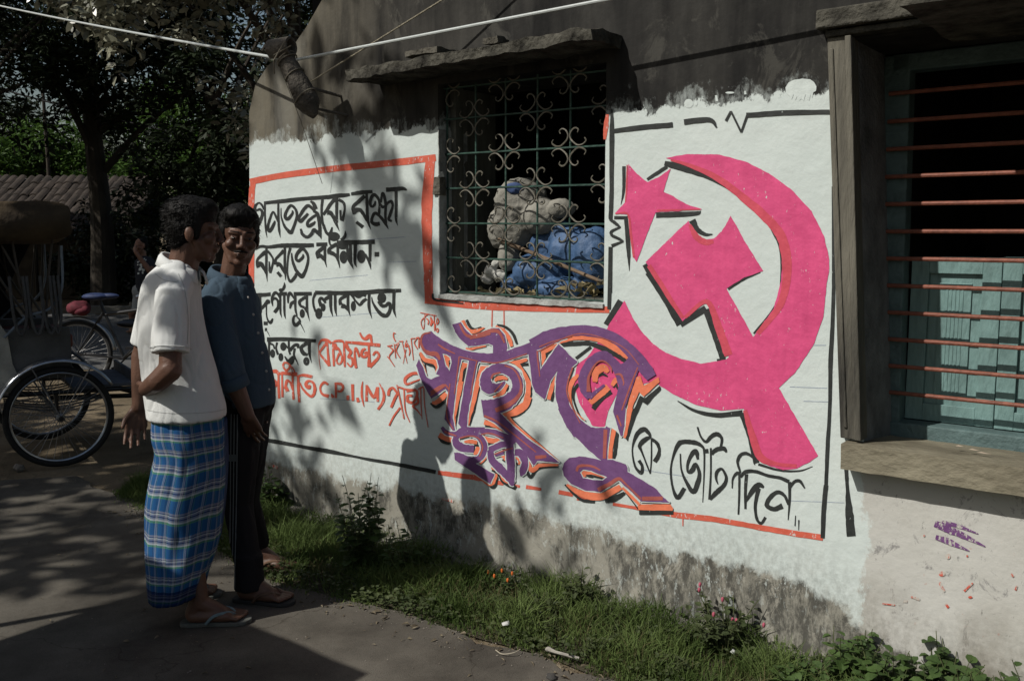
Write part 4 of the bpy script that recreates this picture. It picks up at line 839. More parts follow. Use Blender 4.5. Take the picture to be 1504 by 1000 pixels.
# ---------------------------------------------------------------- trees and the far side of the road
M_BARK = mat('bark', (.045, .036, .028), .95, .5, 6, .9, 25, stretch=(1, 1, .25), col2=(.08, .066, .05))
M_TL = [mat('glint_toned_leaf', (.10, .11, .06), .34, .5, 2.5, spec=.75, trans=.12, col2=(.34, .34, .25)),  # pale second tone puts sun glints into the leaf colour
        mat('dark_tree_leaf', (.014, .026, .010), .6, .5, .7, spec=.2, trans=.12, col2=(.03, .045, .018)),  # near-black green puts the shade of neighbouring trees into the colour
        mat('feathery_leaf', (.024, .04, .015), .6, .5, .8, spec=.2, trans=.2, col2=(.042, .064, .022)),
        mat('bright_leaf', (.05, .115, .02), .6, .4, .6, spec=.2, trans=.3, col2=(.09, .17, .03))]
def leaf_cloud(centres, radii, n, L, asp, r, flat=.5, hollow=.5, hexa=False):
    """n leaves spread in clumps; every leaf a bent pair of quads"""
    ci = r.choice(len(centres), n, p=(radii**2.2)/np.sum(radii**2.2)); u = r.normal(size=(n, 3)); u /= np.linalg.norm(u, axis=1)[:, None]
    rad = radii[ci]*(hollow+(1-hollow)*r.random(n)**.6); p = centres[ci]+u*rad[:, None]*np.array([1, 1, .75])
    d = r.normal(size=(n, 3))+u*.8; d[:, 2] = d[:, 2]*flat-.25; d /= np.linalg.norm(d, axis=1)[:, None]
    up = r.normal(size=(n, 3))*.55+np.array([0, 0, 1.]); s = np.cross(d, up); s /= np.linalg.norm(s, axis=1)[:, None]; nn = np.cross(s, d)
    l_ = L*r.uniform(.55, 1.25, n); w_ = l_*asp
    a = p; m1 = p+d*(l_*.5)[:, None]+nn*(l_*.06)[:, None]; t = p+d*l_[:, None]-nn*(l_*.1)[:, None]
    sl_, sr = m1+s*(w_*.5)[:, None], m1-s*(w_*.5)[:, None]
    if hexa:
        e1, e2 = p+d*(l_*.28)[:, None]+nn*(l_*.05)[:, None], p+d*(l_*.72)[:, None]; k_ = (w_*.46)[:, None]
        return np.stack([a, e1-s*k_, e2-s*k_*.85, t, e2+s*k_*.85, e1+s*k_], 1)
    return np.stack([a, sr, t, sl_], 1)
def tree(name, label, pos, h, tr, crown, nleaf, L, asp, m, seed, group=None, limbs=7, lean=(0, 0), flat=.5, hollow=.35, bark=None, hexa=False, limb_k=.42):
    """crown: list of (dx, dy, z, radius, number of clumps)"""
    r = np.random.default_rng(seed); root = thing(name, label, 'tree', pos, 0, group)
    cs, rs = [], []
    for dx, dy, z, R_, k in crown:
        q = r.normal(size=(k, 3)); q /= np.linalg.norm(q, axis=1)[:, None]; q *= (R_*r.random(k)**.45)[:, None]*np.array([1, 1, .8])
        cs.append(q+np.array([dx, dy, z])); rs.append(R_*r.uniform(.16, .36, k))
    cs = np.concatenate(cs); rs = np.concatenate(rs)
    V = leaf_cloud(cs, rs, nleaf, L, asp, r, flat, hollow, hexa)
    quads('crown', V, m, root, 6 if hexa else 4)
    t = MB(); top = Vector((lean[0], lean[1], h*.62)); P = [Vector((0, 0, -.1)), Vector((lean[0]*.2+.05, lean[1]*.2, h*.2)), Vector((lean[0]*.55-.05, lean[1]*.55, h*.42)), top]
    P = [Vector(q) for q in catmull(P, 5)]; t.tube(P, [tr*(1.25-.75*k/(len(P)-1)) for k in range(len(P))], 10)
    for k in range(limbs):
        c = Vector(cs[int(r.integers(len(cs)))]); b0 = P[int((.45+.5*r.random())*(len(P)-1))]; mid = b0.lerp(c, .5)+Vector((0, 0, .2))
        q = [Vector(x) for x in catmull([b0, mid, c], 4)]; t.tube(q, [tr*limb_k*(1-.8*i_/(len(q)-1)) for i_ in range(len(q))], 6)
    t.build('trunk', bark or M_BARK, root, smooth=True)
    return root
# large-leaved tree beside the house, its boughs reaching over the lane
tree('broad_leaved_tree', 'large glossy-leaved tree whose lit boughs hang over the corner of the house', (-2.55, 11.6, 0), 6.5, .13,
     [(-.5, -1.2, 5.3, 1.4, 44), (-2.0, -1.0, 4.9, 1.1, 34), (.8, -.4, 5.6, 1.5, 24), (-1.0, -1.2, 4.2, .7, 22), (-1.6, -1.4, 3.75, .6, 20), (-.3, -1.4, 4.0, .6, 16), (-.5, .4, 3.1, .9, 18), (-.6, 0, 7, 2, 22)], 20000, .125, .46, M_TL[0], 21, limbs=9, hexa=True)
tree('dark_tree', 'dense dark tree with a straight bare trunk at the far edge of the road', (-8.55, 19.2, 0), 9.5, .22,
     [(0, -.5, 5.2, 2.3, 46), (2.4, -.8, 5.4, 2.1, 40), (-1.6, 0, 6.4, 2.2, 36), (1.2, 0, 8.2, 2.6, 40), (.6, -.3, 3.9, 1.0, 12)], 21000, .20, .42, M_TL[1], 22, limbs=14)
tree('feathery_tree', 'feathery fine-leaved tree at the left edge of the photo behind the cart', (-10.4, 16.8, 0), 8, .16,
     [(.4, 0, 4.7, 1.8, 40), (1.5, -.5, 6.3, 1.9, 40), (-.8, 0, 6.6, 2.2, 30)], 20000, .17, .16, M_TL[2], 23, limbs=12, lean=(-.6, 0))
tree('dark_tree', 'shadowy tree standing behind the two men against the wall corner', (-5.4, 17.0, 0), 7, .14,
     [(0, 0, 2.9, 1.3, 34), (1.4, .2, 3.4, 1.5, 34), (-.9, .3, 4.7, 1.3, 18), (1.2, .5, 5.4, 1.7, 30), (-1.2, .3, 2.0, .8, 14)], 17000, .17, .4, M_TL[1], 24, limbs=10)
tree('bright_tree', 'sunlit light green tree seen far behind the tiled hut', (-17.5, 35, 0), 7, .18, [(0, 0, 4.2, 2.2, 40), (2.6, 0, 3.4, 1.8, 30), (-2.4, 0, 4.6, 2., 30)], 13000, .26, .35, M_TL[3], 25, limbs=8)
tree('bright_tree', 'second light green tree far away in the gap right of the bare trunk', (-12.0, 36, 0), 8, .18, [(0, 0, 4.2, 2.4, 40), (2.6, 0, 6, 2.4, 30), (-1., 0, 6.4, 2., 30)], 11000, .26, .35, M_TL[3], 26, limbs=8)
for k, (x, y, hh) in enumerate(((-24, 44, 9), (-19, 47, 11), (-14, 46, 8), (-9, 45, 10), (-5, 43, 9), (-29, 42, 10))):
    tree('far_tree', 'hazy dark tree in the row far across the road', (x, y, 0), hh, .2, [(0, 0, hh*.6, 2.8, 44), (1.2, 0, hh*.82, 2., 24), (-1, 0, hh*.35, 2.2, 22)], 6500, .36, .4, M_TL[1], 40+k, 'far trees across the road', limbs=5)
def bush(label, pos, cr, n, L, asp, m, seed, group=None):
    r = np.random.default_rng(seed); root = thing('bush', label, 'bush', pos, 0, group); cs = []; rs = []
    for dx, dy, z, R_, k in cr:
        q = r.normal(size=(k, 3)); q /= np.linalg.norm(q, axis=1)[:, None]; q *= (R_*r.random(k)**.45)[:, None]; cs.append(q+np.array([dx, dy, z])); rs.append(R_*r.uniform(.2, .4, k))
    quads('foliage', leaf_cloud(np.concatenate(cs), np.concatenate(rs), n, L, asp, r), m, root)
    st = MB()
    for k in range(5): a = k*1.26; st.tube([(0, 0, -.05), (.2*math.cos(a), .2*math.sin(a), .5), (.5*math.cos(a), .5*math.sin(a), 1.1)], [.03, .022, .01], 5)
    st.build('stem', M_BARK, root, smooth=True)
for k, (x, y, z) in enumerate(((-7.4, 20, 1.2), (-5.9, 20.5, 1.3), (-4.2, 20, 1.2), (-2.6, 19.5, 1.3), (-9.6, 21.5, 1.1))):
    bush('dark shaggy bush in the hedge across the road behind the man in the black shirt', (x, y, 0), [(0, 0, z, 1.15, 30), (.3, .2, z*.45, .9, 16)], 5500, .17, .4, M_TL[1], 70+k, 'hedge bushes across the road')
# trees out of the frame on the left that throw the dappled shade on lane, cart and wall
tree('shade_tree', 'spreading tree beside the lane, outside the photo, its shade dappling the rickshaw', (-9.2, 2.6, 0), 6.2, .16,
     [(1.1, .5, 5.0, 1.9, 30), (2.6, 1.2, 4.5, 1.2, 16), (-.6, 1.8, 5.4, 1.8, 26), (4.6, .2, 6.2, .75, 12), (4.0, .9, 6.9, .7, 10), (6.0, -.57, 4.38, .30, 9), (5.7, -.5, 4.12, .28, 6), (6.15, -.65, 4.15, .2, 5), (3.1, -.2, 5.2, 1.0, 14), (2.4, -1.0, 5.2, .9, 10)], 5600, .24, .5, M_TL[1], 31, limbs=10, limb_k=.14)
tree('shade_tree', 'tall tree outside the photo on the left that shades the road beyond the cart', (-15, 9.5, 0), 11, .22,
     [(0, 0, 8.4, 3.6, 60), (2.5, 2, 7.4, 2.8, 40), (3, -1.5, 6.2, 1.8, 20)], 12000, .34, .5, M_TL[1], 32, limbs=8)
tree('shade_tree', 'wide dark tree outside the photo on the far left beyond the tall one', (-20, 15, 0), 12, .25,
     [(0, 0, 9, 4.2, 70), (3.5, 1, 8, 3, 40)], 12000, .4, .5, M_TL[1], 33, limbs=8)
# unseen stall made up to throw the big shadow over the near lane
stall = thing('shadow_stall', 'unseen made-up stall with a flat tarpaulin roof, added to shadow the near lane', 'stall', W0, WROT)
rf = rough(gridbox((-2.17, -5.4, 1.88), (-.84, -2.80, 1.90), (14, 20, 1)), .012, 4); rf.v = [(x+(.10*(y+3.0) if x > -.9 else 0)*0+(.07*noise.noise(Vector((0, y*4, 2))) if x > -.9 else 0), y, z) for x, y, z in rf.v]
rf.build('roof', mat('brown_tarpaulin', (.12, .09, .06), .8, .3, 4), stall, smooth=True)
for x, y in ((-2.1, -2.9), (-.95, -2.9), (-2.1, -5.3), (-.95, -5.3)):
    m = MB(); m.tube([(x, y, -.02), (x, y, 1.88)], .025, 8); m.build('post', mat('bamboo', (.25, .19, .09), .7, .3, 8), stall, smooth=True)
m = MB(); m.box((-2.08, -5.2, .02), (-1.0, -3.6, .72)); m.box((-2.12, -5.25, .725), (-.96, -3.55, .76)); m.build('counter', mat('stall_wood', (.17, .11, .06), .8, .35, 5, .3, 30, stretch=(1, .15, 1)), stall, bevel=.006)

# ---------------------------------------------------------------- tiled hut across the road
hut = thing('tiled_hut', 'low dark hut with a rough clay-tile roof behind the cart', 'hut', (-12.6, 22.5, 0), R(4))
m = MB(); m.box((-4.2, .05, 0), (3.0, 3, 2.1)); m.build('wall', mat('mud_wall', (.07, .055, .04), .95, .4, 3), hut)
m = MB(); m.box((-2.6, -.02, .0), (-1.6, .045, 1.75)); m.build('door', mat('hut_door', (.05, .045, .04), .9, .3, 5), hut)
tiles = MB(); rt = random.Random(5)
for row in range(8):
    y0 = -.75+row*.30; z0 = 1.72+row*.165
    for c in range(38):
        x0 = -4.5+c*.21; j = rt.uniform(-.03, .03); k = rt.uniform(-.02, .02)
        a = [Vector((x0+.21*t/4+j*.3, y0+j, z0+k+.055*math.sin(math.pi*t/4)+rt.uniform(-.006, .006))) for t in range(5)]
        b_ = [p+Vector((0, .38, .19)) for p in a]
        o = tiles.add(a+b_, []); tiles.f += [(o+t, o+t+1, o+6+t, o+5+t) for t in range(4)]
        o = tiles.add(a+[p+Vector((0, 0, -.03)) for p in a], []); tiles.f += [(o+t, o+5+t, o+6+t, o+t+1) for t in range(4)]
bk = MB(); bk.add([(-4.4, -.7, 1.70), (3.3, -.7, 1.70), (3.3, 1.8, 3.03), (-4.4, 1.8, 3.03), (3.3, 4, 1.8), (-4.4, 4, 1.8)], [(0,1,2,3), (3,2,4,5)])
rfo = tiles.build('roof', mat('old_clay_tile', (.032, .025, .02), .95, .5, 2.2, .3, 12, col2=(.065, .05, .04)), hut); bk.build('roof_boards', M_DARK, rfo)
for k, (x, hgt) in enumerate(((-4.1, 1.7), (-1.1, 1.68), (1.2, 1.7), (2.9, 1.7))):
    m = MB(); m.tube([(x, -.6, -.05), (x+.02, -.6, hgt)], .05, 8); m.build('post', M_BARK, hut, smooth=True)
po = MB(); po.tube([(0, 0, 0), (.05, 0, 3.4), (.02, 0, 5.3)], [.06, .05, .04], 8)
po = po.build('bamboo_pole', M_BARK, None, smooth=True); po.location = at(77, 400, 24.5)*1; po.location.z = 0; tag(po, 'thin upright pole rising behind the tiled roof', 'pole')
# kerb and low roadside clutter on the far side
m = MB()
kb = rough(gridbox((-9, 18.6, -.02), (3, 18.85, .13), (60, 2, 1)), .03, 3); kb.v = [(x, y+.03*(x+6), z) for x, y, z in kb.v]
kb = kb.build('kerb', mat('kerb_stone', (.16, .15, .13), .95, .4, 3), None, smooth=True); tag(kb, 'low broken kerb along the far side of the road', 'kerb')
def pile(label, x, y, n, seed, cols):
    r = random.Random(seed); root = thing('planks_stack', label, 'timber', (x, y, 0), r.uniform(-.1, .1))
    for k in range(n):
        m = MB(); z = .04+k*.075; m.box((-1.1+r.uniform(-.15, .15), -.12+r.uniform(-.05, .05), z), (1.1+r.uniform(-.15, .15), .14, z+.06)); m.build('plank', cols[k % len(cols)], root, bevel=.004)
pile('short stack of weathered planks on the far kerb', -6.9, 19.2, 4, 3, [mat('old_plank', (.12, .09, .06), .9, .4, 4), mat('grey_plank', (.16, .15, .13), .9, .4, 4)])
# ---------------------------------------------------------------- what lies behind the grille
def wpx(px, py, depth): return W0_M @ wl(px, py, -depth)
W0_M = Matrix.Translation(W0) @ Matrix.Rotation(WROT, 4, 'Z')
def crease(a, f1, f2=0, seed=0.):
    def j(p):
        q = p*f1+Vector((seed, 0, 0)); n1 = 1-abs(noise.noise(q))*2; n2 = noise.noise(p*f1*2.3+Vector((0, seed, 0)))
        return a*(n1*.6+n2*.5)
    return j
mb = MB()
for (x, y, r, d) in ((765, 298, (.125, .065, .115), .20), (757, 330, (.105, .065, .11), .20), (795, 318, (.09, .06, .08), .21), (735, 335, (.06, .05, .10), .20), (747, 378, (.05, .045, .07), .19), (825, 306, (.06, .045, .042), .22)):
    mb.ell(wpx(x, y, d), r)
sk = blob(mb, 'stuffed_sack', mat('dusty_sackcloth', (.215, .21, .185), .9, .3, 6, .3, 60, col2=(.33, .32, .28)), None, .008, 3, lambda p: crease(.009, 9, seed=2)(p)+crease(.006, 27, seed=7)(p))
tag(sk, 'lumpy grey-white stuffed sack leaning behind the window grille', 'sack')
mb = MB()
for (x, y, r, d) in ((757, 277, (.05, .015, .028), .145), (738, 284, (.025, .015, .035), .145)): mb.ell(wpx(x, y, d), r)
blob(mb, 'blue_rag', mat('blue_rag', (.05, .085, .2), .85, .4, 20), None, .008, 2, crease(.006, 30)); bpy.data.objects['blue_rag'].parent = sk
mb = MB()
for (x, y, r, d) in ((800, 400, (.15, .10, .09), .26), (845, 368, (.12, .09, .10), .28), (826, 346, (.07, .07, .07), .28), (762, 418, (.09, .07, .06), .23), (872, 380, (.10, .09, .14), .28), (806, 365, (.09, .08, .09), .28), (830, 425, (.14, .08, .05), .22)):
    mb.ell(wpx(x, y, d), r)
tp = blob(mb, 'blue_tarpaulin', mat('blue_tarpaulin', (.042, .10, .215), .6, .35, 10, .3, 40, col2=(.075, .15, .30), spec=.3), None, .010, 1, lambda p: crease(.016, 7, seed=5)(p)+crease(.006, 24, seed=1)(p))
tag(tp, 'crumpled blue tarpaulin bundle behind the lower right of the grille', 'tarpaulin')
mb = MB(); mb.tube([wpx(732, 352, .12), wpx(790, 375, .13), wpx(884, 414, .13)], [.010, .009, .008], 7)
tag(mb.build('wooden_stick', mat('stick_wood', (.17, .12, .08), .85, .4, 20), None, smooth=True), 'thin wooden stick slanting across the blue tarpaulin behind the grille', 'stick')
mb = MB()
for (x, y, r) in ((722, 398, .035), (735, 405, .03), (716, 410, .025), (728, 388, .022)): mb.ell(wpx(x, y, .16), (r, r*.7, r*.8))
tag(blob(mb, 'crumpled_paper', mat('white_paper', (.58, .58, .54), .7, .2, 20), None, .007, 0, crease(.014, 26, seed=9)), 'crumpled white paper beside the foot of the blue tarpaulin', 'paper')
rl = random.Random(4); V = []
for k in range(46):
    px_ = rl.uniform(700, 884); py_ = rl.uniform(424, 437) if px_ < 780 else rl.uniform(418, 437)
    a = rl.uniform(0, 6.3); V += leaf_verts(wpx(px_, py_, rl.uniform(.08, .2)), Vector((math.cos(a), math.sin(a), rl.uniform(-.3, .5))), Vector((rl.uniform(-.6, .6), rl.uniform(-.6, .6), 1)), rl.uniform(.05, .085), rl.uniform(.025, .04), rl.uniform(.3, .9))
kind(quads('dried_leaves', [[tuple(p) for p in q] for q in V], mat('dried_leaf', (.24, .19, .09), .85, .5, 14, col2=(.38, .32, .18)))  , 'stuff')
rl = random.Random(9)
for k, (x, y, d) in enumerate(((1433, 656, .14), (1418, 655, .12), (1396, 648, .2))):
    vs = leaf_verts(W0_M @ (wl(x, y, -.0)*1) , WD+Vector((0, 0, .02)), Vector((.1, -.2, 1)), .045-.01*k, .018, .5)
    o = quads('fallen_leaf', [[tuple(W0_M @ (Vector(((W0_M.inverted() @ Vector(p)).x, .02+.03*k+(W0_M.inverted() @ Vector(p)).y, .862+abs((Vector(p)-Vector(vs[0][0])).z)*.3))) ) for p in q] for q in vs], mat('pale_dry_leaf', (.45, .37, .29), .8)); tag(o, ['pale curled dry leaf on the ochre sill of the shuttered window', 'second dry leaf left of the pale one on the same sill', 'small dry leaf furthest left on the sill of the shuttered window'][k], 'leaf')

# ---------------------------------------------------------------- cables, rope and the pipe lashed to the wall
M_PIPE = mat('rusty_grey_pipe', (.13, .115, .095), .85, .4, 20, .5, 70)
pipe = thing('lashed_pipe', 'grey tee-ended pipe wrapped in sacking and lashed to the upper wall with string', 'pipe', W0, WROT)
t0, t1 = wl(398, 73, .30), wl(428, 68, .27)
m = MB(); n_ = 16
def ringp(c, r, ax, n=16):
    ax = ax.normalized(); u = ax.orthogonal().normalized(); v = ax.cross(u); return [c+(u*math.cos(2*math.pi*k/n)+v*math.sin(2*math.pi*k/n))*r for k in range(n)]
ax = t1-t0; m.rings([ringp(t0, .034, ax), ringp(t0, .046, ax), ringp(t1, .046, ax), ringp(t1, .034, ax), ringp(t0, .034, ax)], cap=False)
m.build('tee_end', M_PIPE, pipe, smooth=True)
m = MB(); A, B = wl(420, 85, .27), wl(456, 158, .22); m.tube([A, A.lerp(B, .5), B], [.042, .05, .045], 12); m.build('pipe_shaft', M_PIPE, pipe, smooth=True)
m = MB(); P = [A.lerp(B, t) for t in (.38, .5, .62, .75, .88, 1.0, 1.16)]; m.tube(P, [.046, .056, .058, .055, .058, .05, .022], 14); rough(m, .012, 22); m.build('sacking_wrap', mat('old_sacking', (.10, .09, .075), .95, .5, 14, .8, 60), pipe, smooth=True)
m = MB()
for t in (.02, .06, .36, .82):
    c = A.lerp(B, t); r_ = .051 if t < .4 else .064; m.tube(ringp(c, r_, (B-A)+Vector((.06*math.sin(t*40), 0, .05*math.cos(t*31)))), .0035, 5, closed=True)
m.tube([A+Vector((-.05, -.03, -.02)), A+Vector((0, -.075, .0)), A+Vector((.09, -.04, .04))], .0035, 5); m.tube([A+Vector((-.03, -.05, -.08)), A+Vector((.02, -.09, -.03)), A+Vector((.07, -.06, .06))], .0035, 5)
m.tube([A.lerp(B, .1)+Vector((-.04, -.03, 0)), A.lerp(B, .15)+Vector((-.05, .1, -.25)), A.lerp(B, .2)+Vector((-.045, .22, -.55))], .002, 4)
m.build('string_lashing', mat('jute_string', (.2, .18, .14), .9), pipe, smooth=True)
m = MB(); c = A.lerp(B, .55); m.tube([c, Vector((c.x+.03, .02, c.z-.03))], .008, 8); m.tube([B, Vector((B.x+.02, .02, B.z-.02))], .007, 8); m.build('wall_bracket', M_PIPE, pipe, smooth=True)
def sag(a, b, s, n=18): return [a.lerp(b, t/n)+Vector((0, 0, -s*4*(t/n)*(1-t/n))) for t in range(n+1)]
M_CABLE = mat('white_cable', (.52, .56, .55), .5, .1, 40)
a = at(0, 9, 8.4); b = W0_M @ wl(416, 87, .27); far = a+(a-b)*1.2
m = MB(); m.tube(sag(far, a, .0, 4)[:-1]+sag(a, b, .012), .0072, 8)
tag(m.build('white_cable', M_CABLE, None, smooth=True), 'white cable running from the pipe out to the left past the trees', 'cable')
a = W0_M @ wl(436, 88, .26); b = W0_M @ wl(890, 0, .20); far = b+(b-a)*1.6
m = MB(); m.tube(sag(a, b, .0)[:-1]+sag(b, far, .0, 6), .0072, 8)
tag(m.build('white_cable', M_CABLE, None, smooth=True), 'white cable running from the pipe to the right above the sunshade', 'cable')
a = W0_M @ wl(457, 120, .25); b = W0_M @ wl(650, 0, .14); m = MB(); m.tube(sag(a, a+(b-a)*1.5, .0), .0042, 6)
tag(m.build('twisted_rope', mat('jute_rope', (.30, .27, .2), .9, .3, 90, .5, 200), None, smooth=True), 'thin tan rope slanting up the wall from the lashed pipe', 'rope')
a = at(130, 150, 24); b = at(380, 205, 24); m = MB(); m.tube(sag(a+(a-b), b+(b-a), .3, 10), .022, 6)
tag(m.build('overhead_wire', mat('black_wire', (.02, .02, .02), .6), None, smooth=True), 'dark overhead wire showing in the gap of sky between the trees', 'wire')

# ---------------------------------------------------------------- wheels, cycle rickshaw, bicycle
M_TYRE = mat('tyre_rubber', (.018, .018, .018), .75, .3, 30, .3, 90); M_CHROME = mat('chromed_steel', (.55, .57, .6), .28, .2, 12, metal=.9)
M_BLACKP = mat('black_enamel', (.018, .018, .02), .4, .3, 12, spec=.45); M_STEEL = mat('dull_steel', (.3, .3, .3), .45, .3, 20, metal=.8)
def wheel(parent, c, r, dirx, name='wheel', spokes=36, tube_r=.021, m_rim=None):
    """c hub centre, dirx unit vector in the wheel's plane (horizontal)"""
    up = Vector((0, 0, 1)); axl = dirx.cross(up).normalized()
    circ = lambda R_, n, off=0: [c+(dirx*math.cos(2*math.pi*k/n)+up*math.sin(2*math.pi*k/n))*R_+axl*off for k in range(n)]
    t = MB(); t.tube(circ(r-tube_r, 56), tube_r, 10, closed=True); o = t.build(name, M_TYRE, parent, smooth=True)
    t = MB(); t.tube(circ(r-tube_r*2.05, 56), .0105, 8, closed=True); t.build('rim', m_rim or M_CHROME, o, smooth=True)
    t = MB()
    for k in range(spokes):
        a = 2*math.pi*k/spokes; off = .03*(1 if k % 2 else -1); a2 = a+(.32 if (k//2) % 2 else -.32)
        t.tube([c+(dirx*math.cos(a2)+up*math.sin(a2))*.024+axl*off, c+(dirx*math.cos(a)+up*math.sin(a))*(r-tube_r*2.2)], .0017, 4)
    t.build('spokes', M_STEEL, o)
    t = MB(); t.tube([c-axl*.055, c-axl*.045, c-axl*.03, c+axl*.03, c+axl*.045, c+axl*.055], [.012, .03, .022, .022, .03, .012], 12); t.build('hub', M_STEEL, o, smooth=True)
    return o
def arc(c, dirx, R_, a0, a1, n=20): return [c+(dirx*math.cos(R(a0+(a1-a0)*k/n))+Vector((0, 0, 1))*math.sin(R(a0+(a1-a0)*k/n)))*R_ for k in range(n+1)]
def guard(parent, c, dirx, R_, a0, a1, wd, m, name='mudguard'):
    axl = dirx.cross(Vector((0, 0, 1))).normalized(); P0 = arc(c, dirx, R_, a0, a1, 26); mb = MB(); prof = [(-wd, -.012), (-wd*.8, 0), (-wd*.3, .007), (wd*.3, .007), (wd*.8, 0), (wd, -.012)]
    vs = []; fs = []
    for i_, p in enumerate(P0):
        rad = (p-c).normalized()
        for (o_, h_) in prof: vs.append(p+axl*o_+rad*h_)
    k = len(prof)
    for i_ in range(len(P0)-1):
        for j in range(k-1): fs.append((i_*k+j, i_*k+j+1, (i_+1)*k+j+1, (i_+1)*k+j))
    mb.add(vs, fs); o = mb.build(name, m, parent, smooth=True, auto=0); s_ = o.modifiers.new('t', 'SOLIDIFY'); s_.thickness = .002; return o
near = ground(92, 685); fwd_a = R(33)
rick = thing('cycle_rickshaw', 'parked cycle rickshaw with a brown hood and a chromed mudguard over its near wheel', 'rickshaw', near, fwd_a)
X = Vector((1, 0, 0)); RW = .345
for y in (0, 1.0):
    c = Vector((0, y, RW)); wheel(rick, c, RW, X)
    g_ = guard(rick, c, X, RW+.045, 30, 172, .045, M_CHROME if y == 0 else M_BLACKP)
    m = MB(); m.tube([c+Vector((0, -.06, 0)), c+Vector((-.16, -.06, .355))], .005, 5); m.tube([c+Vector((0, -.06, 0)), c+Vector((.2, -.06, .33))], .005, 5); m.build('stay', M_STEEL, g_)
m = MB(); m.tube([(0, -.08, RW), (0, 1.08, RW)], .016, 10)
for y in (.14, .86): m.tube([(-.35, y, .50), (.42, y, .48), (.75, .5+(y-.5)*.3, .44)], .016, 8); m.tube([(0, y, RW), (0, y, .50)], .014, 8)
m.tube([(-.34, .14, .5), (-.34, .86, .5)], .016, 8); m.tube([(.42, .14, .48), (.42, .86, .48)], .016, 8); m.tube([(.0, .5, .4), (.62, .5, .36)], .018, 8)
m.build('chassis', M_BLACKP, rick, smooth=True)
m = MB()
for y in (.14, .86):
    for k in range(4): m.tube([Vector((-.32+.64*t/8, y, .44+.012*k-.07*math.sin(math.pi*t/8)*(1-.12*k))) for t in range(9)], .006, 5)
m.build('leaf_spring', M_STEEL, rick, smooth=True)
M_PANEL = mat('grey_tin_panel', (.10, .10, .098), .55, .3, 6, .2, 30, spec=.4)
m = MB(); m.box((-.32, .06, .60), (.10, .085, .95)); m.box((-.32, .915, .60), (.10, .94, .95)); m.box((.075, .09, .60), (.10, .91, .80)); rough(m, .003, 5)
m.build('side_panel', M_PANEL, rick, bevel=.008)
m = MB(); m.box((-.33, .09, .80), (.12, .91, .90)); m.build('seat', mat('red_rexine_seat', (.17, .05, .04), .5, .3, 6, .2, 30), rick, bevel=.02)
bp = MB(); prof = [(-.30, .56), (-.42, .66), (-.46, .82), (-.45, .98), (-.41, 1.12), (-.38, 1.22)]
vs = [(x, y, z) for x, z in prof for y in (.06, .3, .5, .7, .94)]; fs = [(i_*5+j, i_*5+j+1, i_*5+6+j, i_*5+5+j) for i_ in range(5) for j in range(4)]; bp.add(vs, fs)
bpn = bp.build('back_panel', mat('painted_tin', (.40, .39, .34), .6, .25, 5), rick, smooth=True, auto=0); s_ = bpn.modifiers.new('t', 'SOLIDIFY'); s_.thickness = .012
# cream side wing of the back, with dark leaf decoration
wg = MB(); pts = [(-.52, .58), (-.36, .52), (-.20, .55), (-.26, .72), (-.28, .92), (-.34, 1.02), (-.50, 1.03)]
wg = slab([pts], .045, .056); wing = wg.build('back_wing', mat('cream_cloth', (.42, .41, .36), .85, .2, 8, .4, 20), rick, bevel=.004)
dm = MB(); rr_ = random.Random(3)
for k in range(9):
    x, z = -.45+.05*(k % 3)+rr_.uniform(-.01, .01), .72+.085*(k//3)+rr_.uniform(-.01, .01); a = rr_.uniform(.6, 2.2); d = Vector((math.cos(a), 0, math.sin(a))); s2 = Vector((-d.z, 0, d.x)); c = Vector((x, .0425, z))
    dm.add([c-d*.045, c+s2*.014, c+d*.045, c-s2*.014], [(0, 1, 2, 3)])
dm.build('leaf_decoration', mat('dark_green_print', (.04, .06, .045), .8), wing)
# folded hood: brown canvas bag over bows
hd = MB(); rs = []
for t in range(15):
    y = -.03+1.06*t/14; e = 1-.0*abs(t/7-1)**6; ring = []
    for k in range(22):
        a = 2*math.pi*k/22; cx, cz = -.33, 1.645
        ring.append((cx+(.46+.015*math.sin(t*1.1+k))*math.copysign(abs(math.cos(a))**.24, math.cos(a)), y, cz+.122*e*math.copysign(abs(math.sin(a))**.5, math.sin(a))*(1+.12*math.cos(a))+.02*math.sin(t*.9+k*.4)))
    rs.append(ring)
hd.rings(rs); rough(hd, .014, 4); hood = hd.build('hood', mat('brown_canvas', (.06, .043, .028), .85, .45, 2.5, .3, 30, col2=(.115, .08, .042)), rick, smooth=True, auto=0)
m = MB()
for y in (.03, .97):
    for x0, z0, x1, z1 in ((-.05, .93, .02, 1.55), (-.10, .93, -.45, 1.58), (-.14, .95, -.22, 1.55), (-.02, .95, -.28, 1.5), (.04, 1.0, .06, 1.5)): m.tube([(x0, y, z0), ((x0+x1)/2-.01, y, (z0+z1)/2), (x1, y, z1)], .008, 6)
m2 = MB(); rs = []
for k in range(13):
    z = .95+.60*k/12; rs.append([Vector((-.47+.02*math.sin(k*.9)+.015*math.sin(t*2.1+k*.3), .02+.96*t/16, z)) for t in range(17)])
m2.add([q for r_ in rs for q in r_], [(i_*17+j, i_*17+j+1, i_*17+18+j, i_*17+17+j) for i_ in range(12) for j in range(16)])
rs = []
for k in range(13):
    z = .95+.60*k/12; rs.append([Vector((-.46+.46*t/8*(.55+.45*abs(k-4)/8), .985+.012*math.sin(t*1.7+k*.4), z)) for t in range(9)])
m2.add([q for r_ in rs for q in r_], [(i_*9+j, i_*9+j+1, i_*9+10+j, i_*9+9+j) for i_ in range(12) for j in range(8)])
o2 = m2.build('dark_infill', mat('infill_dark', (.022, .022, .024), .9, .4, 5, .3, 30), rick, smooth=True, auto=0); s_ = o2.modifiers.new('t', 'SOLIDIFY'); s_.thickness = .004  # sheets added to make the gap under the hood dark
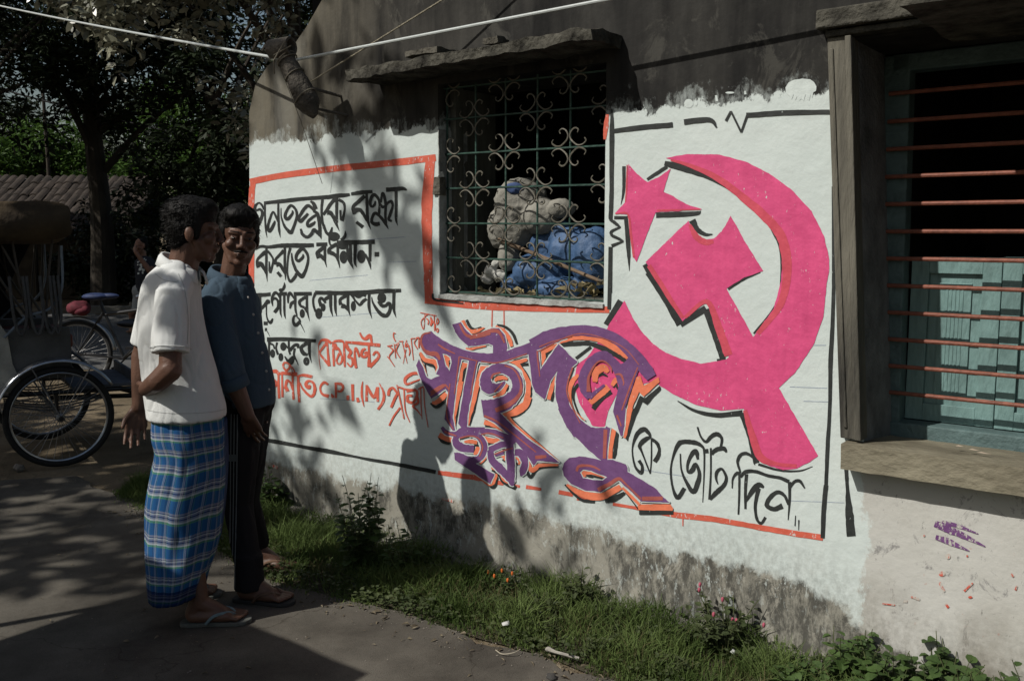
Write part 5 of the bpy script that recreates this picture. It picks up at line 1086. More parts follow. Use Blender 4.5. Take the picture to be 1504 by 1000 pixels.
m.build('hood_bow', mat('brown_rod', (.06, .05, .04), .6, .3, 20), hood, smooth=True)
m = MB(); m.tube([tuple(q) for q in catmull([(-.30, .02, .90), (-.16, .02, 1.03), (-.02, .02, 1.08), (.06, .02, 1.22), (.07, .02, 1.5)], 5)], .009, 7); m.tube([tuple(q) for q in catmull([(-.30, .98, .90), (-.16, .98, 1.03), (-.02, .98, 1.08), (.06, .98, 1.22), (.07, .98, 1.5)], 5)], .009, 7)
m.build('arm_rail', mat('grey_blue_rail', (.2, .24, .28), .5, .2, 20), rick, smooth=True)
m = MB()
for x, w2 in ((-.10, .05), (.02, .03), (-.20, .05), (-.02, .05)):
    P = [tuple(q) for q in catmull([(x-w2, .015, 1.30), (x-w2*.8, .0, 1.06), (x-w2*.3, .0, .93), (x+w2*.3, .0, .93), (x+w2*.8, .0, 1.06), (x+w2*.6, .015, 1.3)], 4)]; m.tube(P, .010, 6)
m.build('strap', mat('grey_webbing', (.085, .085, .085), .8, .3, 20), rick, smooth=True)
m = MB(); m.tube([(-.40, .03, .9), (-.385, .02, 1.25), (-.40, .03, 1.54)], .014, 8); m.build('blue_hood_post', mat('blue_post', (.03, .10, .17), .5), rick, smooth=True)
m = MB(); m.box((.10, .12, .50), (.52, .88, .525)); m.box((.50, .12, .525), (.52, .88, .60)); m.build('footboard', mat('grey_blue_board', (.10, .11, .13), .7, .3, 8), rick, bevel=.004)
# front half of the cycle
FC = Vector((1.52, .5, RW)); wheel(rick, FC, RW, X); guard(rick, FC, X, RW+.03, 20, 160, .03, M_BLACKP)
m = MB(); bb = Vector((.82, .5, .30)); st_ = Vector((.68, .5, .86)); hdt = Vector((1.32, .5, .86)); hdb = Vector((1.37, .5, .68))
for a, b_ in ((bb, st_), (st_, hdt), (bb, hdb), (hdb, hdt), (hdt, Vector((1.28, .5, 1.02)))): m.tube([a, b_], .016, 8)
for s_ in (-.05, .05): m.tube([hdb+Vector((0, s_*.6, 0)), FC+Vector((0, s_, 0))], .011, 7)
m.tube([bb, (.4, .5, .45)], .016, 8)
m.build('cycle_frame', M_BLACKP, rick, smooth=True)
m = MB(); m.tube([(1.10, .24, 1.02), (1.24, .27, 1.06), (1.28, .5, 1.03), (1.24, .73, 1.06), (1.10, .76, 1.02)], .012, 8); m.build('handlebar', M_CHROME, rick, smooth=True)
m = MB(); m.ell((.60, .5, .91), (.13, .085, .035)); m.ell((.72, .5, .915), (.11, .035, .028)); m.build('saddle', M_BLACKP, rick, smooth=True)
m = MB(); m.tube([bb+Vector((0, -.08, 0)), bb+Vector((.1, -.08, -.13))], .009, 6); m.box((.88, .34, .155), (.97, .42, .18)); m.tube([bb+Vector((0, .08, 0)), bb+Vector((-.1, .08, .13))], .009, 6); m.box((.68, .58, .42), (.77, .66, .445)); m.build('pedal', M_STEEL, rick)

bc = at(116, 522, 9.5); bc.z = 0
bike = thing('bicycle', 'black bicycle with a blue-covered saddle parked beyond the rickshaw', 'bicycle', bc, R(4))
BW = .345; rc = Vector((0, 0, BW)); fc = Vector((1.08, 0, BW)); wheel(bike, rc, BW, X, m_rim=M_STEEL); wheel(bike, fc, BW, X, m_rim=M_STEEL)
guard(bike, rc, X, BW+.03, 5, 150, .03, M_CHROME); guard(bike, fc, X, BW+.03, 30, 160, .03, M_BLACKP)
m = MB(); bb = Vector((.46, 0, .29)); st_ = Vector((.27, 0, .80)); hdt = Vector((.86, 0, .83)); hdb = Vector((.90, 0, .66))
for a, b_ in ((bb, st_), (st_+Vector((.02, 0, -.05)), hdt), (bb, hdb), (hdb, hdt), (hdt, Vector((.83, 0, .96))), (st_, Vector((.24, 0, .9)))): m.tube([a, b_], .017, 8)
for s_ in (-.05, .05):
    m.tube([bb+Vector((0, s_*.5, 0)), rc+Vector((0, s_, 0))], .010, 6); m.tube([st_+Vector((0, s_*.4, -.03)), rc+Vector((0, s_, 0))], .009, 6); m.tube([hdb+Vector((0, s_*.5, 0)), fc+Vector((0, s_, 0))], .010, 6)
m.build('frame', M_BLACKP, bike, smooth=True)
m = MB(); m.ell((.20, 0, .935), (.14, .10, .04)); m.ell((.33, 0, .94), (.11, .045, .03)); m.build('saddle', mat('blue_saddle_cover', (.02, .035, .10), .6, .3, 20), bike, smooth=True)
m = MB(); m.tube([(.70, -.28, .95), (.82, -.25, .99), (.84, 0, .97), (.82, .25, .99), (.70, .28, .95)], .012, 7); m.build('handlebar', M_CHROME, bike, smooth=True)
m = MB(); m.tube([bb+Vector((0, -.06, 0)), bb+Vector((.12, -.06, .12))], .009, 6); m.box((.53, -.17, .40), (.63, -.08, .425)); m.tube([bb+Vector((0, .06, 0)), bb+Vector((-.12, .06, -.12))], .009, 6); m.box((.29, .08, .155), (.39, .17, .18)); m.build('pedal', M_BLACKP, bike)
m = MB(); m.box((-.28, -.07, .735), (.16, .07, .75)); m.tube([(-.24, -.06, .735), (0, -.06, BW)], .007, 5); m.tube([(-.24, .06, .735), (0, .06, BW)], .007, 5); m.build('carrier', M_STEEL, bike)
m = MB(); m.ell((.03, -.02, .82), (.12, .13, .075)); m.ell((.08, -.06, .80), (.08, .09, .06)); rough(m, .02, 12)
pb = m.build('cloth_bundle', mat('pink_cloth', (.11, .014, .024), .8, .4, 12), None, smooth=True, auto=0); pb.location = bc; pb.rotation_euler = (0, 0, R(4)); tag(pb, 'small pink cloth bundle on the carrier of the black bicycle', 'bundle')
# ---------------------------------------------------------------- people
M_SKIN = mat('brown_skin', (.118, .058, .037), .5, .15, 12, .12, 120, spec=.35); M_HAIR = mat('black_hair', (.006, .0055, .005), .6, .4, 60, .2, 150, spec=.15, stretch=(1, 1, .2))
M_EYE = mat('eye_white', (.15, .125, .11), .3, spec=.4); M_IRIS = mat('dark_iris', (.012, .008, .006), .2, spec=.5)
def frame(az, pitch=0., roll=0.):
    f = Vector((math.cos(az)*math.cos(pitch), math.sin(az)*math.cos(pitch), math.sin(pitch))); r = f.cross(Vector((0, 0, 1))).normalized(); u = r.cross(f)
    q = Matrix.Rotation(roll, 3, f); return f, q @ r, q @ u
def head(mb, c, az, pitch=0., roll=0., k=1.):
    f, r, u = frame(az, pitch, roll); M = Matrix((f, r, u)).transposed()
    P = lambda a, b_, c_: c+(f*a+r*b_+u*c_)*k
    E_ = lambda p, rad: mb.ell(P(*p), tuple(x*k for x in rad), M, 16, 10)
    E_((-.012, 0, .032), (.098, .075, .088)); E_((.03, 0, -.045), (.06, .056, .075)); E_((.022, 0, -.075), (.055, .05, .042)); E_((.062, 0, -.102), (.026, .028, .022))
    mb.cap2(P(.092, 0, .008), P(.1085, 0, -.031), .0095*k, .0125*k)
    for s in (-1, 1):
        E_((.100, s*.013, -.037), (.012, .009, .008)); E_((.062, s*.042, -.028), (.028, .024, .022)); E_((-.008, s*.080, -.012), (.020, .009, .030)); E_((-.006, s*.078, -.035), (.012, .007, .012))
        mb.cap2(P(.088, s*.012, .022), P(.072, s*.05, .020), .0105*k, .009*k)
        mb.cap2(P(.02, s*.052, -.04), P(.055, s*.03, -.1), .02*k, .016*k)
        mb.cap2(P(.083, s*.022, -.001), P(.078, s*.042, -.002), .008*k, .007*k)
    mb.cap2(P(.088, -.022, -.065), P(.088, .022, -.065), .0085*k); mb.cap2(P(.0965, -.010, -.063), P(.0965, .010, -.063), .0075*k); mb.cap2(P(.088, -.016, -.077), P(.088, .016, -.077), .0085*k)
    return P, M
def eyes(parent, P, M, k=1.):
    for s in (-1, 1):
        m = MB(); m.ell(P(.0785, s*.032, -.0015), (.0115*k, .0135*k, .0052*k), M); o = m.build('eye', M_EYE, parent, smooth=True)
        m = MB(); m.ell(P(.0858, s*.0325, -.0012), (.0048*k, .0062*k, .0050*k), M); m.build('iris', M_IRIS, o, smooth=True)
def hair(parent, P, M, prims, seed, k=1., strands=2600, slen=.015, name='hair', amp=.0018):
    mb = MB()
    for p, rad in prims: mb.ell(P(*p), tuple(x*k for x in rad), M, 16, 10)
    def j(q): return amp*noise.noise(q*42+Vector((seed, 0, 0)))+amp*.8*noise.noise(q*110)
    o = blob(mb, name, M_HAIR, parent, .006, 3, j)
    if strands:                                                    # loose tufts break the outline
        r = np.random.default_rng(seed); me = o.data; nv = len(me.vertices)
        co = np.empty(nv*3); no = np.empty(nv*3); me.vertices.foreach_get('co', co); me.vertices.foreach_get('normal', no); co = co.reshape(-1, 3); no = no.reshape(-1, 3)
        i_ = r.integers(0, nv, strands); p = co[i_]; n_ = no[i_]; back = -np.array(M.col[0])
        d = n_*.16+back*.9+r.normal(size=(strands, 3))*.17+np.array([0, 0, -.35]); d /= np.linalg.norm(d, axis=1)[:, None]
        s_ = np.cross(d, r.normal(size=(strands, 3))); s_ /= np.linalg.norm(s_, axis=1)[:, None]; L = r.uniform(.5, 1.2, strands)*slen*k
        V = np.stack([p-s_*.0016, p+s_*.0016, p+d*L[:, None]+s_*.0003, p+d*L[:, None]-s_*.0003], 1); quads('hair_tufts', V, M_HAIR, o)
    return o
def hand(mb, wr, d, pn, curl=.35, k=1., flip=1, spread=.5, thumb=.55):
    """wrist, direction of the fingers, the side the fingers close towards; flip sets the thumb's side"""
    d = d.normalized(); pn = (pn-d*pn.dot(d)).normalized(); lat = d.cross(pn)*flip
    kn = [(.034, .080, .0095, .92), (.0115, .086, .0098, 1.03), (-.0115, .082, .0093, .96), (-.033, .073, .0082, .76)]
    for l_, f_, r_, s_ in kn: mb.cap2(wr+(d*.006+lat*l_*.55)*k, wr+(d*f_+lat*l_)*k, .0145*k, .0125*k)
    for i_, (l_, f_, r_, s_) in enumerate(kn):
        p = wr+(d*f_+lat*l_)*k; a = curl*(.55+.13*i_); dd = d+lat*l_*spread*4
        for seg, (ln_, rr) in enumerate(((.043, 1.), (.027, .92), (.022, .82))):
            v = (dd.normalized()*math.cos(a)+pn*math.sin(a)).normalized(); q = p+v*ln_*s_*k; mb.cap2(p, q, r_*rr*k, r_*rr*.9*k, 8); p = q; a += curl*(.9 if seg == 0 else .6)
    p = wr+(d*.022+lat*.026)*k
    v = (d*.75+lat*thumb+pn*.42).normalized(); q = p+v*.045*k; mb.cap2(p, q, .0135*k, .0108*k); v2 = (d*.92+lat*thumb*.35+pn*.45).normalized(); mb.cap2(q, q+v2*.033*k, .0105*k, .0085*k)
def foot(mb, heel, toe, ankle_h=.10, ank_off=.06):
    d = (toe-heel); L = d.length; d.normalize(); lat = Vector((-d.y, d.x, 0)); z = Vector((0, 0, 1))
    b0 = heel+d*.035; mb.ell(b0+z*.034, (.036, .031, .032)); a = heel+d*ank_off+z*ankle_h
    mb.cap2(b0+z*.045, a, .032, .036); mb.cap2(a-z*.02, heel+d*L*.62+z*.03, .036, .028)
    for o_ in (-.02, .02): mb.cap2(b0+z*.026+lat*o_*.5, heel+d*L*.70+lat*o_*1.35+z*.024, .026, .021)
    for i_, (o_, e, r_) in enumerate(((.032, 1.0, .0135), (.012, .985, .0095), (-.005, .955, .009), (-.021, .92, .0088), (-.036, .88, .0085))):
        mb.cap2(heel+d*L*.70+lat*o_+z*.022, heel+d*(L*e-r_)+lat*o_*1.05+z*.0135, r_*1.1, r_)
    return a, d, lat
def sandal(parent, heel, toe, m_sole, m_strap, lift=.006):
    d = toe-heel; L = d.length; d = d.normalized(); lat = Vector((-d.y, d.x, 0)); z = Vector((0, 0, 1)); h = heel-d*.018; LL = L+.034
    w_ = [(0, .012), (.03, .027), (.12, .034), (.3, .034), (.5, .036), (.68, .046), (.82, .048), (.93, .037), (.985, .018), (1, .006)]
    rs = []
    for t, q in w_: rs.append([h+d*LL*t+lat*q+z*.001, h+d*LL*t+lat*q+z*.017, h+d*LL*t-lat*q+z*.017, h+d*LL*t-lat*q+z*.001])
    mb = MB(); mb.rings(rs); o = mb.build('sandal', m_sole, parent, bevel=.003)
    mb = MB(); th = h+d*LL*.80+lat*.018+z*.02
    for s in (-1, 1): P = [tuple(q) for q in catmull([th, h+d*LL*.70+lat*s*.022+z*.052, h+d*LL*.5+lat*s*.043+z*.048, h+d*LL*.38+lat*s*.042+z*.016], 5)]; mb.tube(P, .0065, 6)
    mb.build('strap', m_strap, o, smooth=True); return o
def loft(rows, n=40, Y=3.7, fold=None):
    """rows: (py, x centre, half width in pixels, depth shift, half depth in metres)"""
    rs = []
    for i_, (py, cx, hw, dy, hd_) in enumerate(rows):
        c = at(cx, py, Y+dy); e = at(cx+hw, py, Y+dy); a_ = (e-c).length; tn = (cx-752)/F_PX; a_ = math.sqrt(max(a_*a_-(hd_*tn)**2, (a_*.6)**2)); ring = []
        for k in range(n):
            t = 2*math.pi*k/n; g_ = 1+(fold(t, i_/(len(rows)-1), k) if fold else 0)
            ring.append(c+Vector((a_*math.cos(t)*g_, hd_*math.sin(t)*g_, 0)))
        rs.append(ring)
    return rs
def dense(rows, sub=5): return [tuple(q) for q in catmull(rows, sub)]
def wrinkle(a, f=9., zs=.55, seed=0.):
    """soft billows cut by sharp crease lines that run mostly down and across the cloth"""
    def j(p):
        q = Vector(((p.x+p.y*.4)*f, (p.y-p.x*.3)*f, (p.z+.5*p.x)*f*zs))+Vector((seed, 0, 0)); n1 = noise.noise(q); n2 = noise.noise(q*1.9+Vector((3, 9, seed)))
        c1 = max(0, 1-abs(n1)/.16); c2 = max(0, 1-abs(n2)/.12)
        return a*(.55*n1+.25*n2-.55*c1*c1-.28*c2*c2)
    return j
def cloth(name, col, bump=.25, rough_=.9, weave=420):
    return mat(name, col, rough_, .07, 5, bump, weave, spec=.1)
def collar(parent, c, rx, ry, tilt_x, tilt_y, h, m, open_az=None, az0=0., name='collar'):
    mb = MB(); n = 34; rs = []
    for k in range(n+1):
        t = az0+(2*math.pi-.55)*(k/n-.5); x, y = math.cos(t), math.sin(t); dz = tilt_x*x+tilt_y*y; pt = abs(k/n-.5)*2; drop = h*(1+.75*max(0, pt-.72)/.28)
        p = c+Vector((x*rx, y*ry, dz)); o_ = Vector((x, y, 0))
        rs.append([p+o_*.0+Vector((0, 0, -h*.7)), p+Vector((0, 0, h*.42)), p+o_*.007+Vector((0, 0, h*.5)), p+o_*.018+Vector((0, 0, h*.2)), p+o_*.03+Vector((0, 0, -drop*.55))])
    vs = [q for r_ in rs for q in r_]; fs = [(i_*5+j, i_*5+j+1, i_*5+6+j, i_*5+5+j) for i_ in range(n) for j in range(4)]
    mb.add(vs, fs); o = mb.build(name, m, parent, smooth=True, auto=0); s_ = o.modifiers.new('t', 'SOLIDIFY'); s_.thickness = .003; return o

# --- the man in the white shirt and checked lungi, seen from behind his right side
A_ = lambda px, py, dy=0., Y=3.63: at(px, py, Y+dy)
man1 = thing('person', 'man in a white short-sleeved shirt and blue checked lungi, seen from behind', 'person', (0, 0, 0))
mb = MB(); hc = A_(284, 339, .0); P1, M1 = head(mb, hc, R(14), R(-3), 0, .985)
mb.cap2(A_(266, 402), A_(276, 360), .062, .058); mb.cap2(A_(258, 425), A_(265, 590), .085, .10)
sh_r, el_r, wr_r = A_(253, 421, -.125), A_(250, 543, -.205), A_(215, 571, -.10)
mb.limb([sh_r.lerp(el_r, .25), el_r], [.044, .043]); fm_r = A_(232, 560, -.20); mb.limb([el_r, fm_r, wr_r], [.046, .041, .031])
hand(mb, wr_r, (A_(203, 577, .04)-wr_r), Vector((.1, .9, .1)), .8, .96, 1)
sh_l, el_l, wr_l = A_(230, 428, .12), A_(209, 522, .15), A_(204, 598, .12)
mb.limb([sh_l.lerp(el_l, .25), el_l], [.042, .041]); mb.limb([el_l, el_l.lerp(wr_l, .3), wr_l], [.044, .041, .028])
mb.limb([A_(258, 432), sh_r.lerp(el_r, .25)], [.055, .044]); mb.limb([A_(256, 432), sh_l.lerp(el_l, .25)], [.055, .042])
hand(mb, wr_l, A_(198, 640, .10)-wr_l, Vector((.35, -.7, .0)), .42, 1.0, 1, thumb=.5)
h_r, t_r = ground(272, 919), ground(364, 914); h_l, t_l = ground(243, 886), ground(322, 874)
for q in (h_r, t_r, h_l, t_l): q.z = .017
a_r, d_r, l_r = foot(mb, h_r, t_r); a_l, d_l, l_l = foot(mb, h_l, t_l)
mb.limb([a_r, a_r.lerp(A_(270, 740, -.02), .35), A_(270, 740, -.02), A_(272, 620, -.02)], [.036, .042, .055, .08]); mb.limb([a_l, a_l.lerp(A_(257, 740, .04), .35), A_(257, 740, .04), A_(264, 620, .03)], [.036, .042, .055, .08])
blob(mb, 'body', M_SKIN, man1, .0048, 5); eyes(man1, P1, M1, .985)
hair(man1, P1, M1, [((-.014, 0, .062), (.103, .082, .078)), ((-.036, 0, .015), (.076, .078, .085)), ((-.052, 0, -.035), (.045, .060, .05)), ((.035, 0, .088), (.062, .066, .045)), ((.0, .062, .03), (.04, .022, .05)), ((.0, -.062, .03), (.04, .022, .05)), ((.022, .072, -.005), (.012, .008, .03)), ((.022, -.072, -.005), (.012, .008, .03))], 3, strands=3000)
WSH = cloth('white_cotton', (.70, .72, .71))
rows = dense([(382, 265, 19, 0, .06), (392, 260, 32, 0, .10), (408, 254, 42, .01, .125), (430, 250, 46, .01, .135), (465, 250, 49, .01, .14), (505, 256, 52, .0, .14), (545, 264, 56, 0, .14), (575, 270, 58, 0, .15), (598, 275, 60, 0, .16), (612, 276, 60, 0, .16)], 4)
mb = MB(); mb.rings(loft(rows, 44, 3.63, lambda t, v, k: .02*math.sin(3*t+4*v)*v))
sl_e = sh_r.lerp(el_r, .80); mb.cap2(sh_r+Vector((.0, .05, .005)), sh_r.lerp(el_r, .12), .066, .064); mb.tube([sh_r.lerp(el_r, .05), sh_r.lerp(el_r, .4), sl_e], [.064, .068, .071], 18)
sl_l = sh_l.lerp(el_l, .84); mb.cap2(sh_l+Vector((.02, -.04, .0)), sh_l.lerp(el_l, .1), .062, .06); mb.tube([sh_l.lerp(el_l, .03), sh_l.lerp(el_l, .5), sl_l], [.06, .06, .058], 16)
shirt1 = blob(mb, 'shirt', WSH, man1, .0062, 5, wrinkle(.0075, 11, .40, 3))
from mathutils.bvhtree import BVHTree
def seam(parent, body, path, m_, wpx=.8, name='seam', lift=.0012):      # stitching laid on the cloth
    bv_ = BVHTree.FromPolygons([v.co for v in body.data.vertices], [tuple(p.vertices) for p in body.data.polygons]); P = catmull(path, 8); mb_ = MB(); vs = []
    for i_, p in enumerate(P):
        a = P[max(0, i_-1)]; b_ = P[min(len(P)-1, i_+1)]; tx, ty = b_[0]-a[0], b_[1]-a[1]; L = math.hypot(tx, ty) or 1; q = []
        for sg in (-1, 1):
            h_ = bv_.ray_cast(C0, (at(p[0]-ty/L*wpx*sg*.5, p[1]+tx/L*wpx*sg*.5, 4)-C0).normalized())
            if h_[0] is not None: q.append(h_[0]+h_[1]*lift)
        if len(q) == 2: vs += q
    if len(vs) >= 4: mb_.add(vs, [(2*i_, 2*i_+1, 2*i_+3, 2*i_+2) for i_ in range(len(vs)//2-1)]); mb_.build(name, m_, parent)
M_SEAM = mat('shirt_stitching', (.42, .43, .42), .9)
seam(shirt1, shirt1, [(216, 602), (240, 606), (275, 607), (310, 605), (334, 600)], M_SEAM)
seam(shirt1, shirt1, [(262, 402), (271, 425), (276, 465), (275, 505)], M_SEAM)
seam(shirt1, shirt1, [(228, 402), (240, 411), (254, 414), (262, 413)], M_SEAM)
collar(man1, A_(267, 391, 0), .068, .064, -.036, .004, .040, WSH, az0=math.pi-.3)
for t_ in (sl_e,):
    m = MB(); m.tube(ringp(sl_e+(sh_r-el_r).normalized()*.018, .0735, sh_r-el_r, 28), .0016, 4, closed=True); m.build('cuff_seam', WSH, shirt1)
# lungi: a wrapped tube of checked cotton with hanging folds
def plaid():
    m_ = bpy.data.materials.new('checked_cotton'); m_.use_nodes = True; nt = m_.node_tree; n = nt.nodes; l = nt.links; b = n['Principled BSDF']; b.inputs['Roughness'].default_value = .85; b.inputs['Specular IOR Level'].default_value = .12
    uv = n.new('ShaderNodeUVMap'); uv.uv_map = 'UVMap'; sp = n.new('ShaderNodeSeparateXYZ'); l.new(uv.outputs[0], sp.inputs[0])
    def bands(sock, freq, stops, off=0.):
        nn_ = n.new('ShaderNodeTexNoise'); nn_.inputs['Scale'].default_value = 3; l.new(uv.outputs[0], nn_.inputs[0]); am = n.new('ShaderNodeMath'); am.operation = 'MULTIPLY_ADD'; am.inputs[1].default_value = .03; l.new(nn_.outputs[0], am.inputs[0]); l.new(sock, am.inputs[2]); sock = am.outputs[0]
        a = n.new('ShaderNodeMath'); a.operation = 'MULTIPLY_ADD'; a.inputs[1].default_value = freq; a.inputs[2].default_value = off; l.new(sock, a.inputs[0]); f = n.new('ShaderNodeMath'); f.operation = 'FRACT'; l.new(a.outputs[0], f.inputs[0])
        r = n.new('ShaderNodeValToRGB'); r.color_ramp.interpolation = 'CONSTANT'; e = r.color_ramp.elements
        e[0].position = 0; e[0].color = stops[0][1]+(1,); e[1].position = stops[1][0]; e[1].color = stops[1][1]+(1,)
        for p, c in stops[2:]: k = e.new(p); k.color = c+(1,)
        l.new(f.outputs[0], r.inputs[0]); return r.outputs[0]
    B, Wt, G, Nv, Gy = (.011, .060, .165), (.31, .34, .35), (.05, .16, .085), (.014, .02, .06), (.14, .15, .20)
    hb = bands(sp.outputs[1], 10.5, [(0, B), (.36, G), (.46, Wt), (.53, Gy), (.60, Nv), (.65, Gy), (.72, Wt), (.76, Nv), (.80, Gy), (.88, B)])
    vb = bands(sp.outputs[0], 22, [(0, B), (.30, Nv), (.38, B), (.5, Wt), (.56, Gy), (.66, Wt), (.70, Nv), (.8, G), (.87, B)])
    mx = n.new('ShaderNodeMix'); mx.data_type = 'RGBA'; mx.inputs[0].default_value = .36; l.new(hb, mx.inputs[6]); l.new(vb, mx.inputs[7])
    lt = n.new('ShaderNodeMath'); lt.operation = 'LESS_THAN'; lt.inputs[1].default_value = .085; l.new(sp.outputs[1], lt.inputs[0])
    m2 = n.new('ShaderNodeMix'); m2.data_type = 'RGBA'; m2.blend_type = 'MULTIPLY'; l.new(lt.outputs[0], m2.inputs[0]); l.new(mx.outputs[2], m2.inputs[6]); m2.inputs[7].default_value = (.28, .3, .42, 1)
    l.new(m2.outputs[2], b.inputs['Base Color'])
    tc = n.new('ShaderNodeTexCoord'); t = n.new('ShaderNodeTexNoise'); t.inputs['Scale'].default_value = 300; l.new(tc.outputs['Object'], t.inputs[0]); bp_ = n.new('ShaderNodeBump'); bp_.inputs['Strength'].default_value = .2; bp_.inputs['Distance'].default_value = .004; l.new(t.outputs[0], bp_.inputs['Height']); l.new(bp_.outputs[0], b.inputs['Normal'])
    return m_
rows = dense([(596, 276, 49, 0, .135), (613, 276, 53, 0, .145), (640, 277, 54, 0, .15), (664, 279, 50, 0, .15), (695, 276, 54, 0, .155), (736, 272, 57, 0, .16), (777, 270, 56, 0, .16), (811, 266, 52, -.01, .165), (840, 263, 46, -.03, .17), (868, 261, 41, -.04, .17)], 6)
nL = 96
def fold(t, v, k):
    q = Vector((math.cos(t)*2.2, math.sin(t)*2.2, v*3.2)); return .045*noise.noise(q*1.3+Vector((4, 0, 0)))-.035*max(0, 1-abs(noise.noise(Vector((math.cos(t)*3.5+v*1.2, math.sin(t)*3.5, v*1.6))))/.13)**2+.012*math.sin(9*t+5*v+1.5*math.sin(3*v*3))*(.3+v*.7)+.016*noise.noise(Vector((t*3.2, v*9, 2)))*(1-v*.4)
lr = loft(rows, nL, 3.64, fold); m = MB(); m.rings(lr, cap=False)
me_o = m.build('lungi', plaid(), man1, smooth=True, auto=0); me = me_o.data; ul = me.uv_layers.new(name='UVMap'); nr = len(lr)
for pl in me.polygons:
    ks = [(v // nL, v % nL) for v in pl.vertices]; wrap = any(k == 0 for _, k in ks) and any(k == nL-1 for _, k in ks)
    for li, (i_, k) in zip(pl.loop_indices, ks):
        kk = nL if (wrap and k == 0) else k; ul.data[li].uv = (kk/nL+.012*math.sin(i_*.22), 1-i_/(nr-1)+.004*math.sin(kk*.35))
s_ = me_o.modifiers.new('t', 'SOLIDIFY'); s_.thickness = .003
# shadowed front side of the lungi, its shade put into darker cotton
rows = dense([(618, 322, 11, -.02, .09), (660, 322, 12, -.02, .11), (700, 321, 12, -.02, .11), (750, 318, 11, -.01, .10), (792, 314, 9, 0, .09)], 5)
m = MB(); m.rings(loft(rows, 30, 3.70, lambda t, v, k: .05*math.sin(4*t+5*v)), cap=True); fl_ = m.build('lungi_shaded_side', mat('shaded_lungi_cotton', (.03, .05, .12), .88, .4, 26, .3, 200), man1, smooth=True, auto=0)
M_SOLE = mat('grey_rubber_sole', (.10, .105, .095), .8, .3, 30); M_STRAP = mat('blue_grey_strap', (.14, .2, .22), .6, .2, 30); M_BROWNL = mat('brown_leather', (.10, .055, .035), .6, .3, 30)
for q in (h_r, t_r, h_l, t_l): q.z = .004
sandal(man1, h_r, t_r, M_SOLE, M_STRAP); sandal(man1, h_l, t_l, M_SOLE, M_STRAP)

# --- the man in the blue shirt, body to the right, face turned back to the camera
B_ = lambda px, py, dy=0.: at(px, py, 3.97+dy)
man2 = thing('person', 'smiling moustached man in a blue shirt and black striped trousers', 'person', (0, 0, 0))
mb = MB(); hc = B_(351, 348, -.01); P2, M2 = head(mb, hc, R(-66), R(-4), R(-5), 1.0)
mb.cap2(B_(339, 417, .03), B_(347, 372, .03), .054, .054); mb.cap2(B_(340, 445), B_(355, 585), .075, .095)
s2, e2, w2_ = B_(313, 436, -.10), B_(338, 548, -.19), B_(364, 610, -.17)
mb.limb([s2.lerp(e2, .3), e2], [.043, .043]); mb.limb([e2, e2.lerp(w2_, .3), w2_], [.043, .041, .029]); hand(mb, w2_, B_(377, 645, -.11)-w2_, Vector((.2, .9, -.1)), .25, .98, -1)
s3, e3, w3 = B_(358, 442, .13), B_(374, 545, .2), B_(380, 590, .12); mb.limb([s3.lerp(e3, .35), e3, w3], [.042, .042, .03]); hand(mb, w3, B_(384, 625, .06)-w3, Vector((0, -1, 0)), .4, .98, 1)
g1, g2 = ground(349, 883), ground(394, 886); g3, g4 = ground(364, 834), ground(406, 838)
g2 = g1+(g2-g1).normalized()*.245; g4 = g3+(g4-g3).normalized()*.245
for q in (g1, g2, g3, g4): q.z = .017
b1, d1, l1 = foot(mb, g1, g2); b2, d2, l2 = foot(mb, g3, g4)
mb.limb([b1, b1.lerp(B_(350, 740, -.06), .3), B_(350, 740, -.06), B_(352, 600, -.02)], [.035, .036, .042, .07]); mb.limb([b2, b2.lerp(B_(360, 735, .13), .3), B_(360, 735, .13), B_(362, 600, .03)], [.035, .036, .042, .07])
mb.limb([B_(340, 446), s2.lerp(e2, .3)], [.05, .043]); mb.limb([B_(342, 446), s3.lerp(e3, .35)], [.05, .042])
blob(mb, 'body', M_SKIN, man2, .0044, 8); eyes(man2, P2, M2)
hair(man2, P2, M2, [((-.018, 0, .064), (.106, .084, .078)), ((-.045, 0, .015), (.074, .080, .085)), ((-.062, 0, -.03), (.045, .06, .045)), ((.045, .012, .092), (.058, .064, .044)), ((.068, -.02, .088), (.03, .04, .026)), ((.0, .064, .03), (.036, .02, .05)), ((.0, -.064, .03), (.036, .02, .05)), ((.02, .071, -.008), (.012, .008, .028)), ((.02, -.071, -.008), (.012, .008, .028)), ((.075, .025, .075), (.022, .022, .018)), ((.078, -.012, .080), (.02, .025, .016))], 8, strands=4200, slen=.021, amp=.0042)
m = MB()
for s in (-1, 1): m.cap2(P2(.1035, s*.003, -.0525), P2(.089, s*.029, -.0575), .0055, .0028)
blob(m, 'moustache', M_HAIR, man2, .0025, 1, lambda q: .0012*noise.noise(q*300))
for s in (-1, 1):
    m = MB(); m.cap2(P2(.0945, s*.016, .025), P2(.080, s*.046, .026), .0034, .0022); m.build('eyebrow', M_HAIR, man2, smooth=True)
m = MB(); m.cap2(P2(.0955, -.014, -.0705), P2(.0955, .014, -.0705), .0035); m.build('teeth', mat('teeth', (.16, .12, .10), .4), man2, smooth=True)
BSH = cloth('blue_cotton', (.060, .092, .126))
rows = dense([(404, 337, 17, .01, .055), (413, 336, 30, .01, .085), (424, 336, 38, .01, .105), (445, 338, 42, .01, .12), (480, 343, 44, .0, .125), (525, 350, 46, 0, .125), (568, 359, 46, 0, .13), (594, 364, 41, 0, .13)], 4)
mb = MB(); mb.rings(loft(rows, 44, 3.97, lambda t, v, k: .02*math.sin(3*t+4*v+1)*v))
